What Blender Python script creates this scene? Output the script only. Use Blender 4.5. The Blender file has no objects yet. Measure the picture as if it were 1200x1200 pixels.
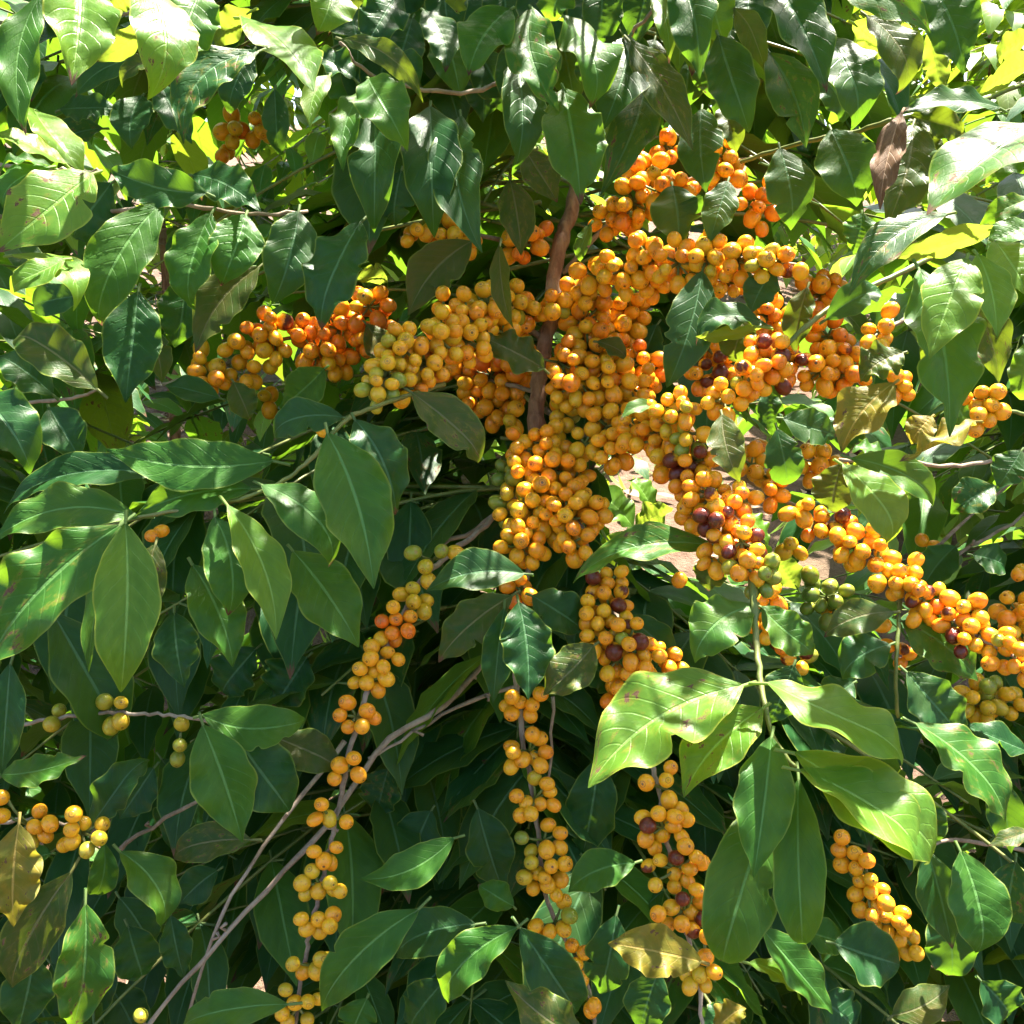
import bpy, math, random
import numpy as np
from mathutils import Vector, Matrix
random.seed(7)
S = bpy.context.scene
COL = S.collection
R = math.radians
# ------------------------------------------------------------------ camera, sky, sun, exposure
CAM = Vector((0.0, -0.80, 1.32)); PITCH = -14.0; FOV = 53.0
cd = bpy.data.cameras.new('camera'); cam = bpy.data.objects.new('camera', cd); COL.objects.link(cam)
cam.location = CAM; cam.rotation_euler = (R(90 + PITCH), 0, 0)
cd.angle = R(FOV); cd.clip_start = 0.02; cd.clip_end = 500
S.camera = cam
SUN_EL, SUN_AZ = 66.0, 38.0
w = bpy.data.worlds.new('World'); S.world = w; w.use_nodes = True
nt = w.node_tree; bg = nt.nodes['Background']
sky = nt.nodes.new('ShaderNodeTexSky'); sky.sky_type = 'NISHITA'; sky.sun_disc = False; sky.air_density = .75; sky.dust_density = 2.5; sky.ozone_density = .6
sky.sun_elevation = R(SUN_EL); sky.sun_rotation = R(SUN_AZ)
nt.links.new(sky.outputs['Color'], bg.inputs['Color']); bg.inputs['Strength'].default_value = 0.088
sv = Vector((math.sin(R(SUN_AZ)) * math.cos(R(SUN_EL)), math.cos(R(SUN_AZ)) * math.cos(R(SUN_EL)), math.sin(R(SUN_EL))))
sl = bpy.data.lights.new('sun', 'SUN'); sl.energy = 5.0; sl.angle = R(0.53); sl.color = (1, .93, .80)
so = bpy.data.objects.new('sun', sl); COL.objects.link(so); so.rotation_euler = sv.to_track_quat('Z', 'Y').to_euler()
S.view_settings.view_transform = 'Standard'; S.view_settings.look = 'None'
S.cycles.max_bounces = 7; S.cycles.diffuse_bounces = 3
S.view_settings.exposure = 2.8; S.view_settings.gamma = 1.0
# ------------------------------------------------------------------ geometry of the view, for laying the plant out at true scale
FW = Vector((0, math.cos(R(PITCH)), math.sin(R(PITCH)))); UP = Vector((0, -math.sin(R(PITCH)), math.cos(R(PITCH)))); RT = Vector((1, 0, 0))
TH = math.tan(R(FOV / 2))
def P(x, y, d):
    return CAM + FW * d + RT * ((x - 600) / 600 * TH * d) + UP * ((600 - y) / 600 * TH * d)
def K(d): return TH * d / 600            # metres per picture unit at depth d
# ------------------------------------------------------------------ materials
def mat(name):
    m = bpy.data.materials.new(name); m.use_nodes = True
    t = m.node_tree; t.nodes.clear()
    return m, t
class N:
    def __init__(s, t): s.t = t
    def put(s, sock, v):
        if isinstance(v, bpy.types.NodeSocket): s.t.links.new(v, sock)
        elif isinstance(v, (tuple, list)) and len(v) == 3 and sock.type == 'RGBA': sock.default_value = (*v, 1)
        else: sock.default_value = v
    def math(s, op, a, b=0.0, c=None, clamp=False):
        n = s.t.nodes.new('ShaderNodeMath'); n.operation = op; n.use_clamp = clamp
        s.put(n.inputs[0], a); s.put(n.inputs[1], b)
        if c is not None: s.put(n.inputs[2], c)
        return n.outputs[0]
    def step(s, v, lo, hi):
        n = s.t.nodes.new('ShaderNodeMapRange'); n.interpolation_type = 'SMOOTHSTEP'
        s.put(n.inputs[0], v); s.put(n.inputs[1], lo); s.put(n.inputs[2], hi)
        return n.outputs[0]
    def mix(s, f, a, b, mode='MIX'):
        n = s.t.nodes.new('ShaderNodeMix'); n.data_type = 'RGBA'; n.blend_type = mode
        s.put(n.inputs[0], f); s.put(n.inputs[6], a); s.put(n.inputs[7], b)
        return n.outputs[2]
    def attr(s, name):
        n = s.t.nodes.new('ShaderNodeAttribute'); n.attribute_name = name
        return n.outputs['Fac']
    def vec(s, x, y, z=0.0):
        n = s.t.nodes.new('ShaderNodeCombineXYZ')
        s.put(n.inputs[0], x); s.put(n.inputs[1], y); s.put(n.inputs[2], z)
        return n.outputs[0]
    def noise(s, v, scale, detail=3.0, rough=0.55):
        n = s.t.nodes.new('ShaderNodeTexNoise')
        if v is not None: s.put(n.inputs['Vector'], v)
        n.inputs['Scale'].default_value = scale; n.inputs['Detail'].default_value = detail; n.inputs['Roughness'].default_value = rough
        return n.outputs[0]
    def ramp(s, v, stops):
        n = s.t.nodes.new('ShaderNodeValToRGB'); s.put(n.inputs[0], v)
        e = n.color_ramp.elements
        while len(e) < len(stops): e.new(0.5)
        for q, (p, c) in zip(e, stops): q.position = p; q.color = (*c, 1)
        return n.outputs[0]
    def geo(s, k):
        n = s.t.nodes.new('ShaderNodeNewGeometry'); return n.outputs[k]
    def coord(s):
        n = s.t.nodes.new('ShaderNodeTexCoord'); return n.outputs['Object']
    def bump(s, h, strength, dist):
        n = s.t.nodes.new('ShaderNodeBump'); n.inputs['Strength'].default_value = strength; n.inputs['Distance'].default_value = dist
        s.put(n.inputs['Height'], h); return n.outputs[0]
    def bsdf(s, col, rough, normal=None, **kw):
        n = s.t.nodes.new('ShaderNodeBsdfPrincipled')
        s.put(n.inputs['Base Color'], col); s.put(n.inputs['Roughness'], rough)
        if normal is not None: s.put(n.inputs['Normal'], normal)
        for k, v in kw.items(): s.put(n.inputs[k.replace('_', ' ')], v)
        return n.outputs[0]
    def out(s, sh):
        n = s.t.nodes.new('ShaderNodeOutputMaterial'); s.t.links.new(sh, n.inputs[0])

def leaf_mat(name, ca, cb, under, tcol, trans=0.32, rough=0.33, blemish=0.12, burn=0.0, rim=(.24, .30, .05)):
    m, t = mat(name); g = N(t)
    uv = t.nodes.new('ShaderNodeUVMap'); uv.uv_map = 'UVMap'
    sx = t.nodes.new('ShaderNodeSeparateXYZ'); t.links.new(uv.outputs[0], sx.inputs[0])
    u = sx.outputs[0]; v = g.math('SUBTRACT', g.math('MULTIPLY', sx.outputs[1], 2.0), 1.0)
    av = g.math('ABSOLUTE', v); r = g.attr('rnd')
    # coordinates shifted leaf by leaf so no two leaves repeat
    q = g.vec(g.math('ADD', g.math('MULTIPLY', u, 2.4), g.math('MULTIPLY', r, 61.0)), g.math('ADD', v, g.math('MULTIPLY', r, 23.0)), 0.0)
    ph = g.math('SUBTRACT', g.math('MULTIPLY', u, 9.5), g.math('MULTIPLY', g.math('POWER', av, 1.25), 2.1))
    ph = g.math('ADD', ph, g.math('MULTIPLY', g.math('SIGN', v), 0.22))
    cs = g.math('COSINE', g.math('MULTIPLY', ph, 2 * math.pi))
    lat = g.step(cs, 0.90, 1.0)                                    # thin side veins
    midw = g.math('ADD', 0.045, g.math('MULTIPLY', g.math('SUBTRACT', 1.0, u), 0.03))
    mid = g.math('SUBTRACT', 1.0, g.step(av, g.math('MULTIPLY', midw, 0.45), midw))
    nz = g.noise(q, 2.2, 4.0); nf = g.noise(q, 14.0, 3.0)
    top = g.mix(g.math('MULTIPLY', g.step(nz, .3, .72), 0.75), ca, cb)
    top = g.mix(g.math('MULTIPLY', g.math('SUBTRACT', r, 0.5), 0.5, clamp=True), top, cb)
    hv = g.math('MULTIPLY', g.step(g.math('FRACT', g.math('MULTIPLY', r, 13.7)), .45, 1.0), g.step(g.noise(q, .9, 2.0), .35, .65))
    top = g.mix(g.math('MULTIPLY', hv, .36), top, (cb[0] * 1.7 + .03, cb[1] * 1.08, cb[2] * .9))   # some leaves partly turn yellowish
    top = g.mix(g.math('MULTIPLY', nf, 0.35), top, tuple(c * .55 for c in ca))
    vc = tuple(min(1, c * 1.5 + .035) for c in cb)
    top = g.mix(g.math('MULTIPLY', lat, 0.20), top, vc)
    top = g.mix(g.math('MULTIPLY', g.step(cs, -.2, -1.0), 0.16), top, tuple(c * .6 for c in ca))
    top = g.mix(g.math('MULTIPLY', mid, 0.75), top, tuple(min(1, c * 1.5 + .06) for c in cb))
    edge = g.step(av, .93, .985)
    top = g.mix(g.math('MULTIPLY', edge, 0.6), top, rim)
    und = g.mix(g.math('MULTIPLY', nz, 0.6), under, tuple(c * .72 for c in under))
    und = g.mix(g.math('MULTIPLY', g.math('MAXIMUM', mid, g.math('MULTIPLY', lat, .6)), .6), und, tuple(min(1, c * 1.4 + .05) for c in under))
    # blemishes: brown dead patches and small pale scars with outlines of their own
    nb = g.noise(q, 3.1, 5.0, .62)
    sel = g.step(g.math('FRACT', g.math('MULTIPLY', r, 7.31)), 1.0 - blemish, 1.0 - blemish + .01)
    spot = g.math('MULTIPLY', g.step(nb, .615, .635), sel)
    halo = g.math('MULTIPLY', g.step(nb, .52, .63), sel)
    tipb = g.math('MULTIPLY', g.step(g.math('ADD', u, g.math('MULTIPLY', nz, .25)), 1.04, 1.08), g.step(g.math('FRACT', g.math('MULTIPLY', r, 3.7)), .62, .63))
    spot = g.math('MAXIMUM', spot, tipb)
    specks = g.math('MULTIPLY', g.step(g.noise(q, 26.0, 2.0), .735, .76), 0.7)
    if burn: spot = g.math('MAXIMUM', spot, g.step(g.math('ADD', nz, g.math('MULTIPLY', av, .1)), .60, .66))
    brown = g.mix(nf, (.065, .030, .018), (.24, .145, .085))
    def dress(c):
        c = g.mix(g.math('MULTIPLY', halo, .55), c, (.22, .20, .03))
        c = g.mix(specks, c, (.20, .17, .09))
        return g.mix(spot, c, brown)
    top = dress(top); und = dress(und)
    back = g.geo('Backfacing')
    col = g.mix(back, top, und)
    hgt = g.math('ADD', g.math('MULTIPLY', lat, -0.25), g.math('MULTIPLY', nf, 0.4))
    hgt = g.math('SUBTRACT', hgt, g.math('MULTIPLY', mid, 0.9))
    nrm = g.bump(hgt, 0.55, 0.0008)
    ro = g.math('ADD', rough, g.math('MULTIPLY', g.math('SUBTRACT', nf, .5), .35))
    ro = g.math('ADD', ro, g.math('MULTIPLY', back, .2))
    ro = g.math('ADD', ro, g.math('MULTIPLY', spot, .3))
    pb = g.bsdf(col, ro, nrm, Specular_IOR_Level=0.22)
    tr = t.nodes.new('ShaderNodeBsdfTranslucent')
    tc = g.mix(spot, g.mix(g.math('MULTIPLY', g.math('MAXIMUM', lat, mid), .5), tcol, tuple(c * .55 for c in tcol)), (.12, .05, .03))
    g.put(tr.inputs['Color'], tc)
    ms = t.nodes.new('ShaderNodeMixShader'); g.put(ms.inputs[0], trans)
    t.links.new(pb, ms.inputs[1]); t.links.new(tr.outputs[0], ms.inputs[2])
    g.out(ms.outputs[0])
    return m
LM = {
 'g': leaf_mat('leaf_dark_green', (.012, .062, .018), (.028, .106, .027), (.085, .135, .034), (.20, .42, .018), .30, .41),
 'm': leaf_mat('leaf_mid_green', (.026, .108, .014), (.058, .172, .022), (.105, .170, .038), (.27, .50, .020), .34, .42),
 'y': leaf_mat('leaf_fresh_sunlit_green', (.062, .175, .018), (.135, .265, .032), (.15, .22, .04), (.46, .64, .030), .40, .38, .16, rim=(.42, .44, .06)),  # young leaves; also sunlight put into the colour and rim of lit leaves
 'o': leaf_mat('leaf_olive', (.026, .082, .016), (.105, .098, .028), (.11, .125, .036), (.27, .37, .018), .30, .40, .30),
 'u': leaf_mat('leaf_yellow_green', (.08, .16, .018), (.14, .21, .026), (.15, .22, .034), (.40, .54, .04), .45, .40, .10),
 'a': leaf_mat('leaf_ageing_yellow', (.11, .150, .022), (.31, .205, .028), (.25, .19, .04), (.52, .44, .035), .32, .45, .9, rim=(.30, .24, .06)),
 'b': leaf_mat('leaf_dry_brown', (.11, .055, .025), (.24, .135, .07), (.20, .11, .06), (.25, .09, .04), .15, .6, .0, burn=1.0, rim=(.12, .05, .03)),
}
LK = list(LM)
def berry_mat():
    m, t = mat('coffee_cherry'); g = N(t)
    rp = g.attr('ripe'); sp = g.attr('spot'); ax = g.attr('axial'); r = g.attr('rnd')
    o = g.coord()
    nz = g.noise(o, 95.0, 3.0); nf = g.noise(o, 420.0, 2.0)
    rp2 = g.math('ADD', g.math('ADD', rp, g.math('MULTIPLY', ax, g.math('MULTIPLY', g.math('SUBTRACT', r, .35), .16))), g.math('MULTIPLY', g.math('SUBTRACT', nz, .5), .32))
    c = g.ramp(rp2, [(0.0, (.13, .22, .035)), (.22, (.30, .34, .032)), (.42, (.62, .42, .020)), (.62, (.84, .43, .016)), (.80, (.86, .30, .010)), (1.0, (.76, .13, .010))])
    c = g.mix(g.math('MULTIPLY', g.step(nf, .58, .72), .4), c, (.30, .14, .03))
    c = g.mix(g.math('MULTIPLY', g.math('FRACT', g.math('MULTIPLY', r, 5.3)), .35), c, g.mix(.5, c, (.36, .15, .02)))
    mm = g.step(g.math('ADD', g.math('MULTIPLY', g.math('SUBTRACT', nz, .5), 1.6), g.math('ADD', g.math('MULTIPLY', ax, .35), g.math('SUBTRACT', g.math('MULTIPLY', sp, 1.7), 1.32))), -.06, .10)
    c = g.mix(mm, c, g.mix(nz, (.045, .010, .006), (.20, .024, .012)))
    rg = g.math('SUBTRACT', g.step(ax, .90, .925), g.step(ax, .945, .965))     # ring round the navel
    c = g.mix(g.math('MULTIPLY', rg, g.math('MULTIPLY', g.math('FRACT', g.math('MULTIPLY', r, 9.7)), .6)), c, (.20, .085, .02))
    tipc = g.step(ax, .980, .992)
    c = g.mix(g.math('MULTIPLY', tipc, g.math('FRACT', g.math('MULTIPLY', r, 3.1))), c, (.10, .05, .02))
    sc = g.math('MULTIPLY', g.step(g.noise(o, 190.0, 4.0), .60, .66), g.math('MULTIPLY', g.math('FRACT', g.math('MULTIPLY', r, 11.3)), .75))
    c = g.mix(sc, c, (.30, .15, .05))                                     # russet scars
    h = g.math('ADD', g.math('MULTIPLY', nf, .4), g.math('MULTIPLY', rg, -1.0))
    h = g.math('ADD', h, g.math('MULTIPLY', g.math('MULTIPLY', mm, g.noise(o, 260.0, 3.0)), 4.0))
    pb = g.bsdf(c, g.math('ADD', .20, g.math('MULTIPLY', nz, .22)), g.bump(h, .45, .0006), Specular_IOR_Level=.5,
                Subsurface_Weight=.45, Subsurface_Scale=.005, Subsurface_Radius=(1.0, .6, .15))
    g.out(pb); return m
BM = berry_mat()
def bark_mat(name, ca, cb, cc, scale=(60, 60, 9), rough=.8, strength=.8, nodes=True):
    m, t = mat(name); g = N(t); o = g.coord()
    mp = t.nodes.new('ShaderNodeMapping'); mp.inputs['Scale'].default_value = scale; t.links.new(o, mp.inputs[0])
    a = g.noise(mp.outputs[0], 2.2, 6.0, .65); b = g.noise(o, 28.0, 4.0); f = g.noise(o, 330.0, 3.0)
    c = g.mix(g.step(a, .35, .68), ca, cb)
    c = g.mix(g.math('MULTIPLY', g.step(b, .45, .68), .7), c, cc)
    c = g.mix(g.math('MULTIPLY', f, .4), c, tuple(x * .5 for x in ca))
    h = g.math('ADD', a, g.math('MULTIPLY', f, .3))
    g.out(g.bsdf(c, rough, g.bump(h, strength, .002))); return m
BARK = bark_mat('bark_brown', (.19, .09, .05), (.42, .25, .15), (.48, .36, .26), strength=1.0)
TWIG = bark_mat('bark_grey_twig', (.20, .145, .10), (.38, .29, .22), (.44, .37, .30), (40, 40, 40), .8, .6)
GREEN = bark_mat('green_stem', (.10, .15, .03), (.20, .22, .05), (.22, .20, .07), (50, 50, 50), .5, .2)
def ground_mat():
    m, t = mat('dry_soil'); g = N(t); o = g.coord()
    a = g.noise(o, 1.4, 5.0); b = g.noise(o, 24.0, 6.0, .7); c = g.noise(o, 160.0, 3.0)
    col = g.mix(g.step(b, .35, .68), (.11, .058, .036), (.21, .13, .09))
    col = g.mix(g.math('MULTIPLY', g.step(a, .45, .65), .5), col, (.13, .105, .055))
    col = g.mix(g.math('MULTIPLY', c, .5), col, (.12, .062, .04))
    g.out(g.bsdf(col, .95, g.bump(g.math('ADD', b, g.math('MULTIPLY', c, .4)), 1.0, .03))); return m
SOIL = ground_mat()
def litter_mat():
    m, t = mat('dry_litter'); g = N(t); r = g.attr('rnd')
    c = g.ramp(r, [(0, (.12, .065, .04)), (.5, (.26, .16, .10)), (1, (.42, .32, .22))])
    g.out(g.bsdf(c, .85)); return m
LITTER = litter_mat()
def grass_mat():
    m, t = mat('weed_green'); g = N(t); r = g.attr('rnd')
    c = g.ramp(r, [(0, (.05, .12, .02)), (.6, (.12, .21, .03)), (1, (.22, .25, .06))])
    pb = g.bsdf(c, .55); tr = t.nodes.new('ShaderNodeBsdfTranslucent'); g.put(tr.inputs['Color'], (.35, .5, .05))
    ms = t.nodes.new('ShaderNodeMixShader'); ms.inputs[0].default_value = .35
    t.links.new(pb, ms.inputs[1]); t.links.new(tr.outputs[0], ms.inputs[2]); g.out(ms.outputs[0]); return m
WEED = grass_mat()
# ------------------------------------------------------------------ mesh helpers
class MB:
    def __init__(s): s.v = []; s.f = []; s.uv = []; s.m = []; s.a = {'rnd': [], 'ripe': [], 'spot': [], 'axial': []}
    def add(s, verts, faces, uv=None, mi=0, rnd=0.0, ripe=0.0, spot=0.0, axial=None):
        o = len(s.v); n = len(verts)
        s.v.extend(verts); s.f.extend([tuple(i + o for i in f) for f in faces])
        s.uv.extend(uv if uv is not None else [(0, 0)] * n); s.m.extend([mi] * len(faces))
        s.a['rnd'].extend([rnd] * n); s.a['ripe'].extend([ripe] * n); s.a['spot'].extend([spot] * n)
        s.a['axial'].extend(axial if axial is not None else [0.0] * n)
    def build(s, name, mats, parent=None, origin=None, attrs=('rnd',), uv=True):
        me = bpy.data.meshes.new(name)
        o = Vector(origin) if origin is not None else Vector((0, 0, 0))
        vv = [(p[0] - o.x, p[1] - o.y, p[2] - o.z) for p in s.v]
        me.from_pydata(vv, [], s.f)
        for m in (mats if isinstance(mats, (list, tuple)) else [mats]): me.materials.append(m)
        me.polygons.foreach_set('material_index', s.m)
        me.polygons.foreach_set('use_smooth', [True] * len(s.f))
        for k in attrs:
            at = me.attributes.new(k, 'FLOAT', 'POINT'); at.data.foreach_set('value', s.a[k])
        if uv:
            L = me.uv_layers.new(name='UVMap')
            idx = np.empty(len(me.loops), dtype=np.int64); me.loops.foreach_get('vertex_index', idx)
            L.data.foreach_set('uv', np.array(s.uv, dtype=np.float32)[idx].ravel())
        me.update()
        ob = bpy.data.objects.new(name, me); COL.objects.link(ob)
        if parent is not None:
            ob.parent = parent; ob.location = o - parent_loc(parent)
        else: ob.location = o
        return ob
def parent_loc(p):
    l = Vector(p.location)
    while p.parent is not None: p = p.parent; l = l + Vector(p.location)
    return l
def thing(name, label, cat, loc, group=None):
    o = bpy.data.objects.new(name, None); COL.objects.link(o); o.empty_display_size = .05
    o.location = loc; o['label'] = label; o['category'] = cat
    if group: o['group'] = group
    return o
def tube(mb, pts, rads, seg=8, mi=0, rnd=0.0, rough=0.0):
    pts = [Vector(p) for p in pts]; n = len(pts); V = []; F = []
    ref = Vector((0.31, 0.77, 0.55)).normalized()
    for i, p in enumerate(pts):
        t = (pts[min(i + 1, n - 1)] - pts[max(i - 1, 0)]).normalized()
        a = t.cross(ref).normalized(); b = t.cross(a)
        for k in range(seg):
            ang = 2 * math.pi * k / seg; rr = rads[i] * (1 + rough * random.uniform(-1, 1))
            V.append(p + (a * math.cos(ang) + b * math.sin(ang)) * rr)
    for i in range(n - 1):
        for k in range(seg):
            F.append((i * seg + k, i * seg + (k + 1) % seg, (i + 1) * seg + (k + 1) % seg, (i + 1) * seg + k))
    F.append(tuple(range(seg - 1, -1, -1))); F.append(tuple((n - 1) * seg + k for k in range(seg)))
    mb.add([tuple(v) for v in V], F, mi=mi, rnd=rnd)
def spline(pts, sub=6):
    pts = [Vector(p) for p in pts]; out = []
    for i in range(len(pts) - 1):
        p0 = pts[max(i - 1, 0)]; p1 = pts[i]; p2 = pts[i + 1]; p3 = pts[min(i + 2, len(pts) - 1)]
        for k in range(sub):
            t = k / sub
            out.append(0.5 * ((2 * p1) + (p2 - p0) * t + (2 * p0 - 5 * p1 + 4 * p2 - p3) * t * t + (3 * p1 - p0 - 3 * p2 + p3) * t ** 3))
    out.append(pts[-1]); return out
def stem(mb, pts, r0, r1, mi=0, node_every=0.045, seg=8, wob=0.0015, sub=7):
    """a branch: smooth path, tapering, swollen at its nodes"""
    c = spline(pts, sub); L = [0.0]
    for a, b in zip(c, c[1:]): L.append(L[-1] + (b - a).length)
    T = max(L[-1], 1e-6); rr = []
    for l in L:
        k = abs(((l / node_every) % 1.0) - .5) * 2
        rr.append((r0 + (r1 - r0) * l / T) * (1 + .22 * max(0, k - .75) / .25))
    c = [p + Vector((random.uniform(-wob, wob), random.uniform(-wob, wob), random.uniform(-wob, wob))) for p in c]
    tube(mb, c, rr, seg, mi, random.random(), .05)
    return c
PT = [0, .04, .10, .2, .32, .45, .58, .70, .80, .88, .94, .975, 1]
PW = [.05, .22, .44, .72, .93, 1.0, .94, .75, .49, .26, .13, .065, .012]
def leaf(mb, B, T, W, nrm, mi, nu=44, nv=10, bend=0.0, arch=0.06, fold=0.22, wave=0.06, curl=0.0, stalk=True, rnd=None, twist=0.0):
    B = Vector(B); T = Vector(T); ax = T - B; Ln = ax.length
    if Ln < 1e-5: return
    ax /= Ln; n = (nrm - ax * nrm.dot(ax)).normalized(); sd = ax.cross(n).normalized()
    rn = random.random() if rnd is None else rnd
    f1, f2 = random.uniform(1.8, 4.2), random.uniform(1.8, 4.2); p1, p2 = random.uniform(0, 6.28), random.uniform(0, 6.28)
    nveins = 9.5; quilt = random.choice((.003, .005, .008, .011, .015))
    V = []; UV = []; hv = nv // 2
    bite = [(random.uniform(.25, .9), random.choice((-1, 1)), random.uniform(.15, .5), random.uniform(.012, .035)) for _ in range(random.choice((0, 0, 0, 1, 2)))] if nu > 30 else []
    for i in range(nu + 1):
        t = i / nu; k = 4 * t * (1 - t)
        cl = curl * max(0, t - .55) ** 2 * 4
        c = B + ax * (Ln * t * (1 - .3 * cl * t)) + sd * (bend * k * Ln) + n * (arch * k * Ln - cl * Ln * .35)
        tw = twist * (t - .3); ct, st = math.cos(tw), math.sin(tw)
        s2 = sd * ct + n * st; n2 = n * ct - sd * st
        wd = W * .5 * float(np.interp(t, PT, PW))
        bw = {-1: 1.0, 1: 1.0}
        for q_, sg_, dp_, wd_ in bite: bw[sg_] *= 1 - dp_ * math.exp(-((t - q_) / wd_) ** 2)
        for j in range(-hv, hv + 1):
            s = j / hv; a = abs(s)
            wv = wave * W * a ** 2.2 * math.sin(6.2832 * (f1 if s > 0 else f2) * t + (p1 if s > 0 else p2)) * min(1, 4 * t) * min(1, 5 * (1 - t))
            qu = quilt * W * math.cos(6.2832 * (nveins * t - 2.1 * a ** 1.25)) * (1 if 0 < a < .95 else 0) * -1 if nu > 30 else 0
            hgt = math.sin(fold) * a * wd - .35 * fold * wd * a * a + wv + qu
            edge = 1 + .035 * math.sin(23 * t + p1 + s) * (a > .9)
            V.append(tuple(c + s2 * (s * wd * math.cos(fold) * edge * bw[1 if s > 0 else -1] * (1 + (.028 * math.sin(6.2832 * (f2 if s > 0 else f1) * t + p2 * s) if nu > 30 else 0))) + n2 * hgt)); UV.append((t, s * .5 + .5))
    m_ = 2 * hv + 1; F = []
    for i in range(nu):
        for j in range(m_ - 1):
            F.append((i * m_ + j, i * m_ + j + 1, (i + 1) * m_ + j + 1, (i + 1) * m_ + j))
    mb.add(V, F, UV, mi, rn)
    if stalk:                                                            # petiole
        e = B - ax * (.10 * Ln) - n * (.05 * Ln)
        r = max(.0009, W * .022); V = []; F = []
        for c, q in ((e, 1.15), (B, 1.0), (B + ax * Ln * .12 + n * (arch * .42 - .006) * Ln, .6)):
            for k in range(5):
                an = 2 * math.pi * k / 5; V.append(tuple(c + sd * math.cos(an) * r * q + n * (math.sin(an) * r * q - r * .7)))
        for i in range(2):
            for k in range(5): F.append((i * 5 + k, i * 5 + (k + 1) % 5, (i + 1) * 5 + (k + 1) % 5, (i + 1) * 5 + k))
        mb.add(V, F, [(.5, .5)] * len(V), mi, rn)
NB_S, NB_R = 14, 11
def berry(mb, c, out, r, ripe, spot, hi=False):
    c = Vector(c); out = Vector(out).normalized()
    a = out.cross(Vector((.3, .5, .81))).normalized(); b = out.cross(a)
    sg, rg = (20, 16) if hi else (NB_S, NB_R)
    el = random.uniform(1.0, 1.24); sq = random.uniform(.86, 1.04); V = []; A = []; F = []
    th = [math.pi * (i / rg) for i in range(1, rg)]
    th = [.10, .19, .27] + [q for q in th if q > .36]
    V.append(tuple(c + out * (r * el * .965))); A.append(1.0)
    for q in th:
        dp = 1 - .05 * math.exp(-((q - .05) / .2) ** 2)
        for k in range(sg):
            an = 2 * math.pi * k / sg
            V.append(tuple(c + out * (math.cos(q) * r * el * dp) + a * (math.sin(q) * math.cos(an) * r) + b * (math.sin(q) * math.sin(an) * r * sq))); A.append(math.cos(q))
    V.append(tuple(c - out * (r * el))); A.append(-1.0)
    n = len(th)
    for k in range(sg): F.append((0, 1 + k, 1 + (k + 1) % sg))
    for i in range(n - 1):
        for k in range(sg): F.append((1 + i * sg + k, 1 + (i + 1) * sg + k, 1 + (i + 1) * sg + (k + 1) % sg, 1 + i * sg + (k + 1) % sg))
    e = 1 + n * sg
    for k in range(sg): F.append((1 + (n - 1) * sg + k, e, 1 + (n - 1) * sg + (k + 1) % sg))
    mb.add(V, F, None, 0, random.random(), ripe, spot, A)
# ------------------------------------------------------------------ the ground: a hillside plantation
def gz(x, y):
    s = .22 * max(0, y - .2) if y < 14 else .22 * 13.8 + .05 * (y - 14)
    return s + .03 * math.sin(x * 2.1 + y) + .02 * math.sin(3.7 * y - x * 1.3)
mb = MB()
gx = [-160, -90, -50, -25, -12] + list(np.linspace(-7, 7, 57)) + [12, 25, 50, 90, 160]
gy = [-160, -90, -50, -25, -12] + list(np.linspace(-5, 9, 57)) + [12, 14, 25, 50, 90, 160]
V = [(x, y, gz(x, y)) for y in gy for x in gx]; nx = len(gx)
F = [(j * nx + i, j * nx + i + 1, (j + 1) * nx + i + 1, (j + 1) * nx + i) for j in range(len(gy) - 1) for i in range(nx - 1)]
mb.add(V, F); g_ = mb.build('ground', SOIL, attrs=(), uv=False); g_['kind'] = 'structure'
mb = MB()
for i in range(5200):                                                     # dead leaves and straw on the soil
    x, y = random.uniform(-2.5, 3), random.uniform(-1.5, 6); z = gz(x, y) + random.uniform(.006, .03)
    a = random.uniform(0, 6.28); l = random.uniform(.03, .10); d = Vector((math.cos(a), math.sin(a), random.uniform(-.15, .25))) * l
    wdt = l * random.choice((.42, .38, .08))
    nn = Vector((random.uniform(-.5, .5), random.uniform(-.5, .5), 1))
    leaf(mb, (x, y, z), Vector((x, y, z)) + d, wdt, nn, 0, 4, 2, arch=random.uniform(-.05, .2), stalk=False)
lt = mb.build('leaf_litter', LITTER, uv=False); lt['kind'] = 'stuff'
mb = MB()
for i in range(900):
    x, y = random.uniform(-2, 3), random.uniform(1.0, 6)
    if math.sin(x * 2.3 + 1.2) + math.sin(y * 1.9 + x) < .1: continue
    z = gz(x, y)
    for k in range(6):
        a = random.uniform(0, 6.28); l = random.uniform(.06, .16)
        leaf(mb, (x, y, z), Vector((x + math.cos(a) * l * .7, y + math.sin(a) * l * .7, z + l * .75)), l * .16, Vector((math.cos(a), math.sin(a), .8)), 0, 4, 2, arch=.12, stalk=False)
wd = mb.build('weeds', WEED, uv=False); wd['kind'] = 'stuff'
# ------------------------------------------------------------------ the trees in the picture
TRUNK_D = .80
t0 = P(632, 470, TRUNK_D)
main = thing('coffee_tree', 'coffee tree loaded with yellow orange cherries in the middle, brown trunk showing among them', 'tree', (t0.x, t0.y, gz(t0.x, t0.y)), 'coffee trees of the front row')
left = thing('coffee_tree', 'coffee tree at the left edge with sunlit paler coloured leaves above and shaded leaves below', 'tree', (-.86, .14, gz(-.86, .14)), 'coffee trees of the front row')
right = thing('coffee_tree', 'coffee tree at the right edge with a dried brown curled leaf among green ones', 'tree', (.90, .16, gz(.90, .16)), 'coffee trees of the front row')
ROOT = {'M': main, 'L': left, 'R': right}
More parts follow.
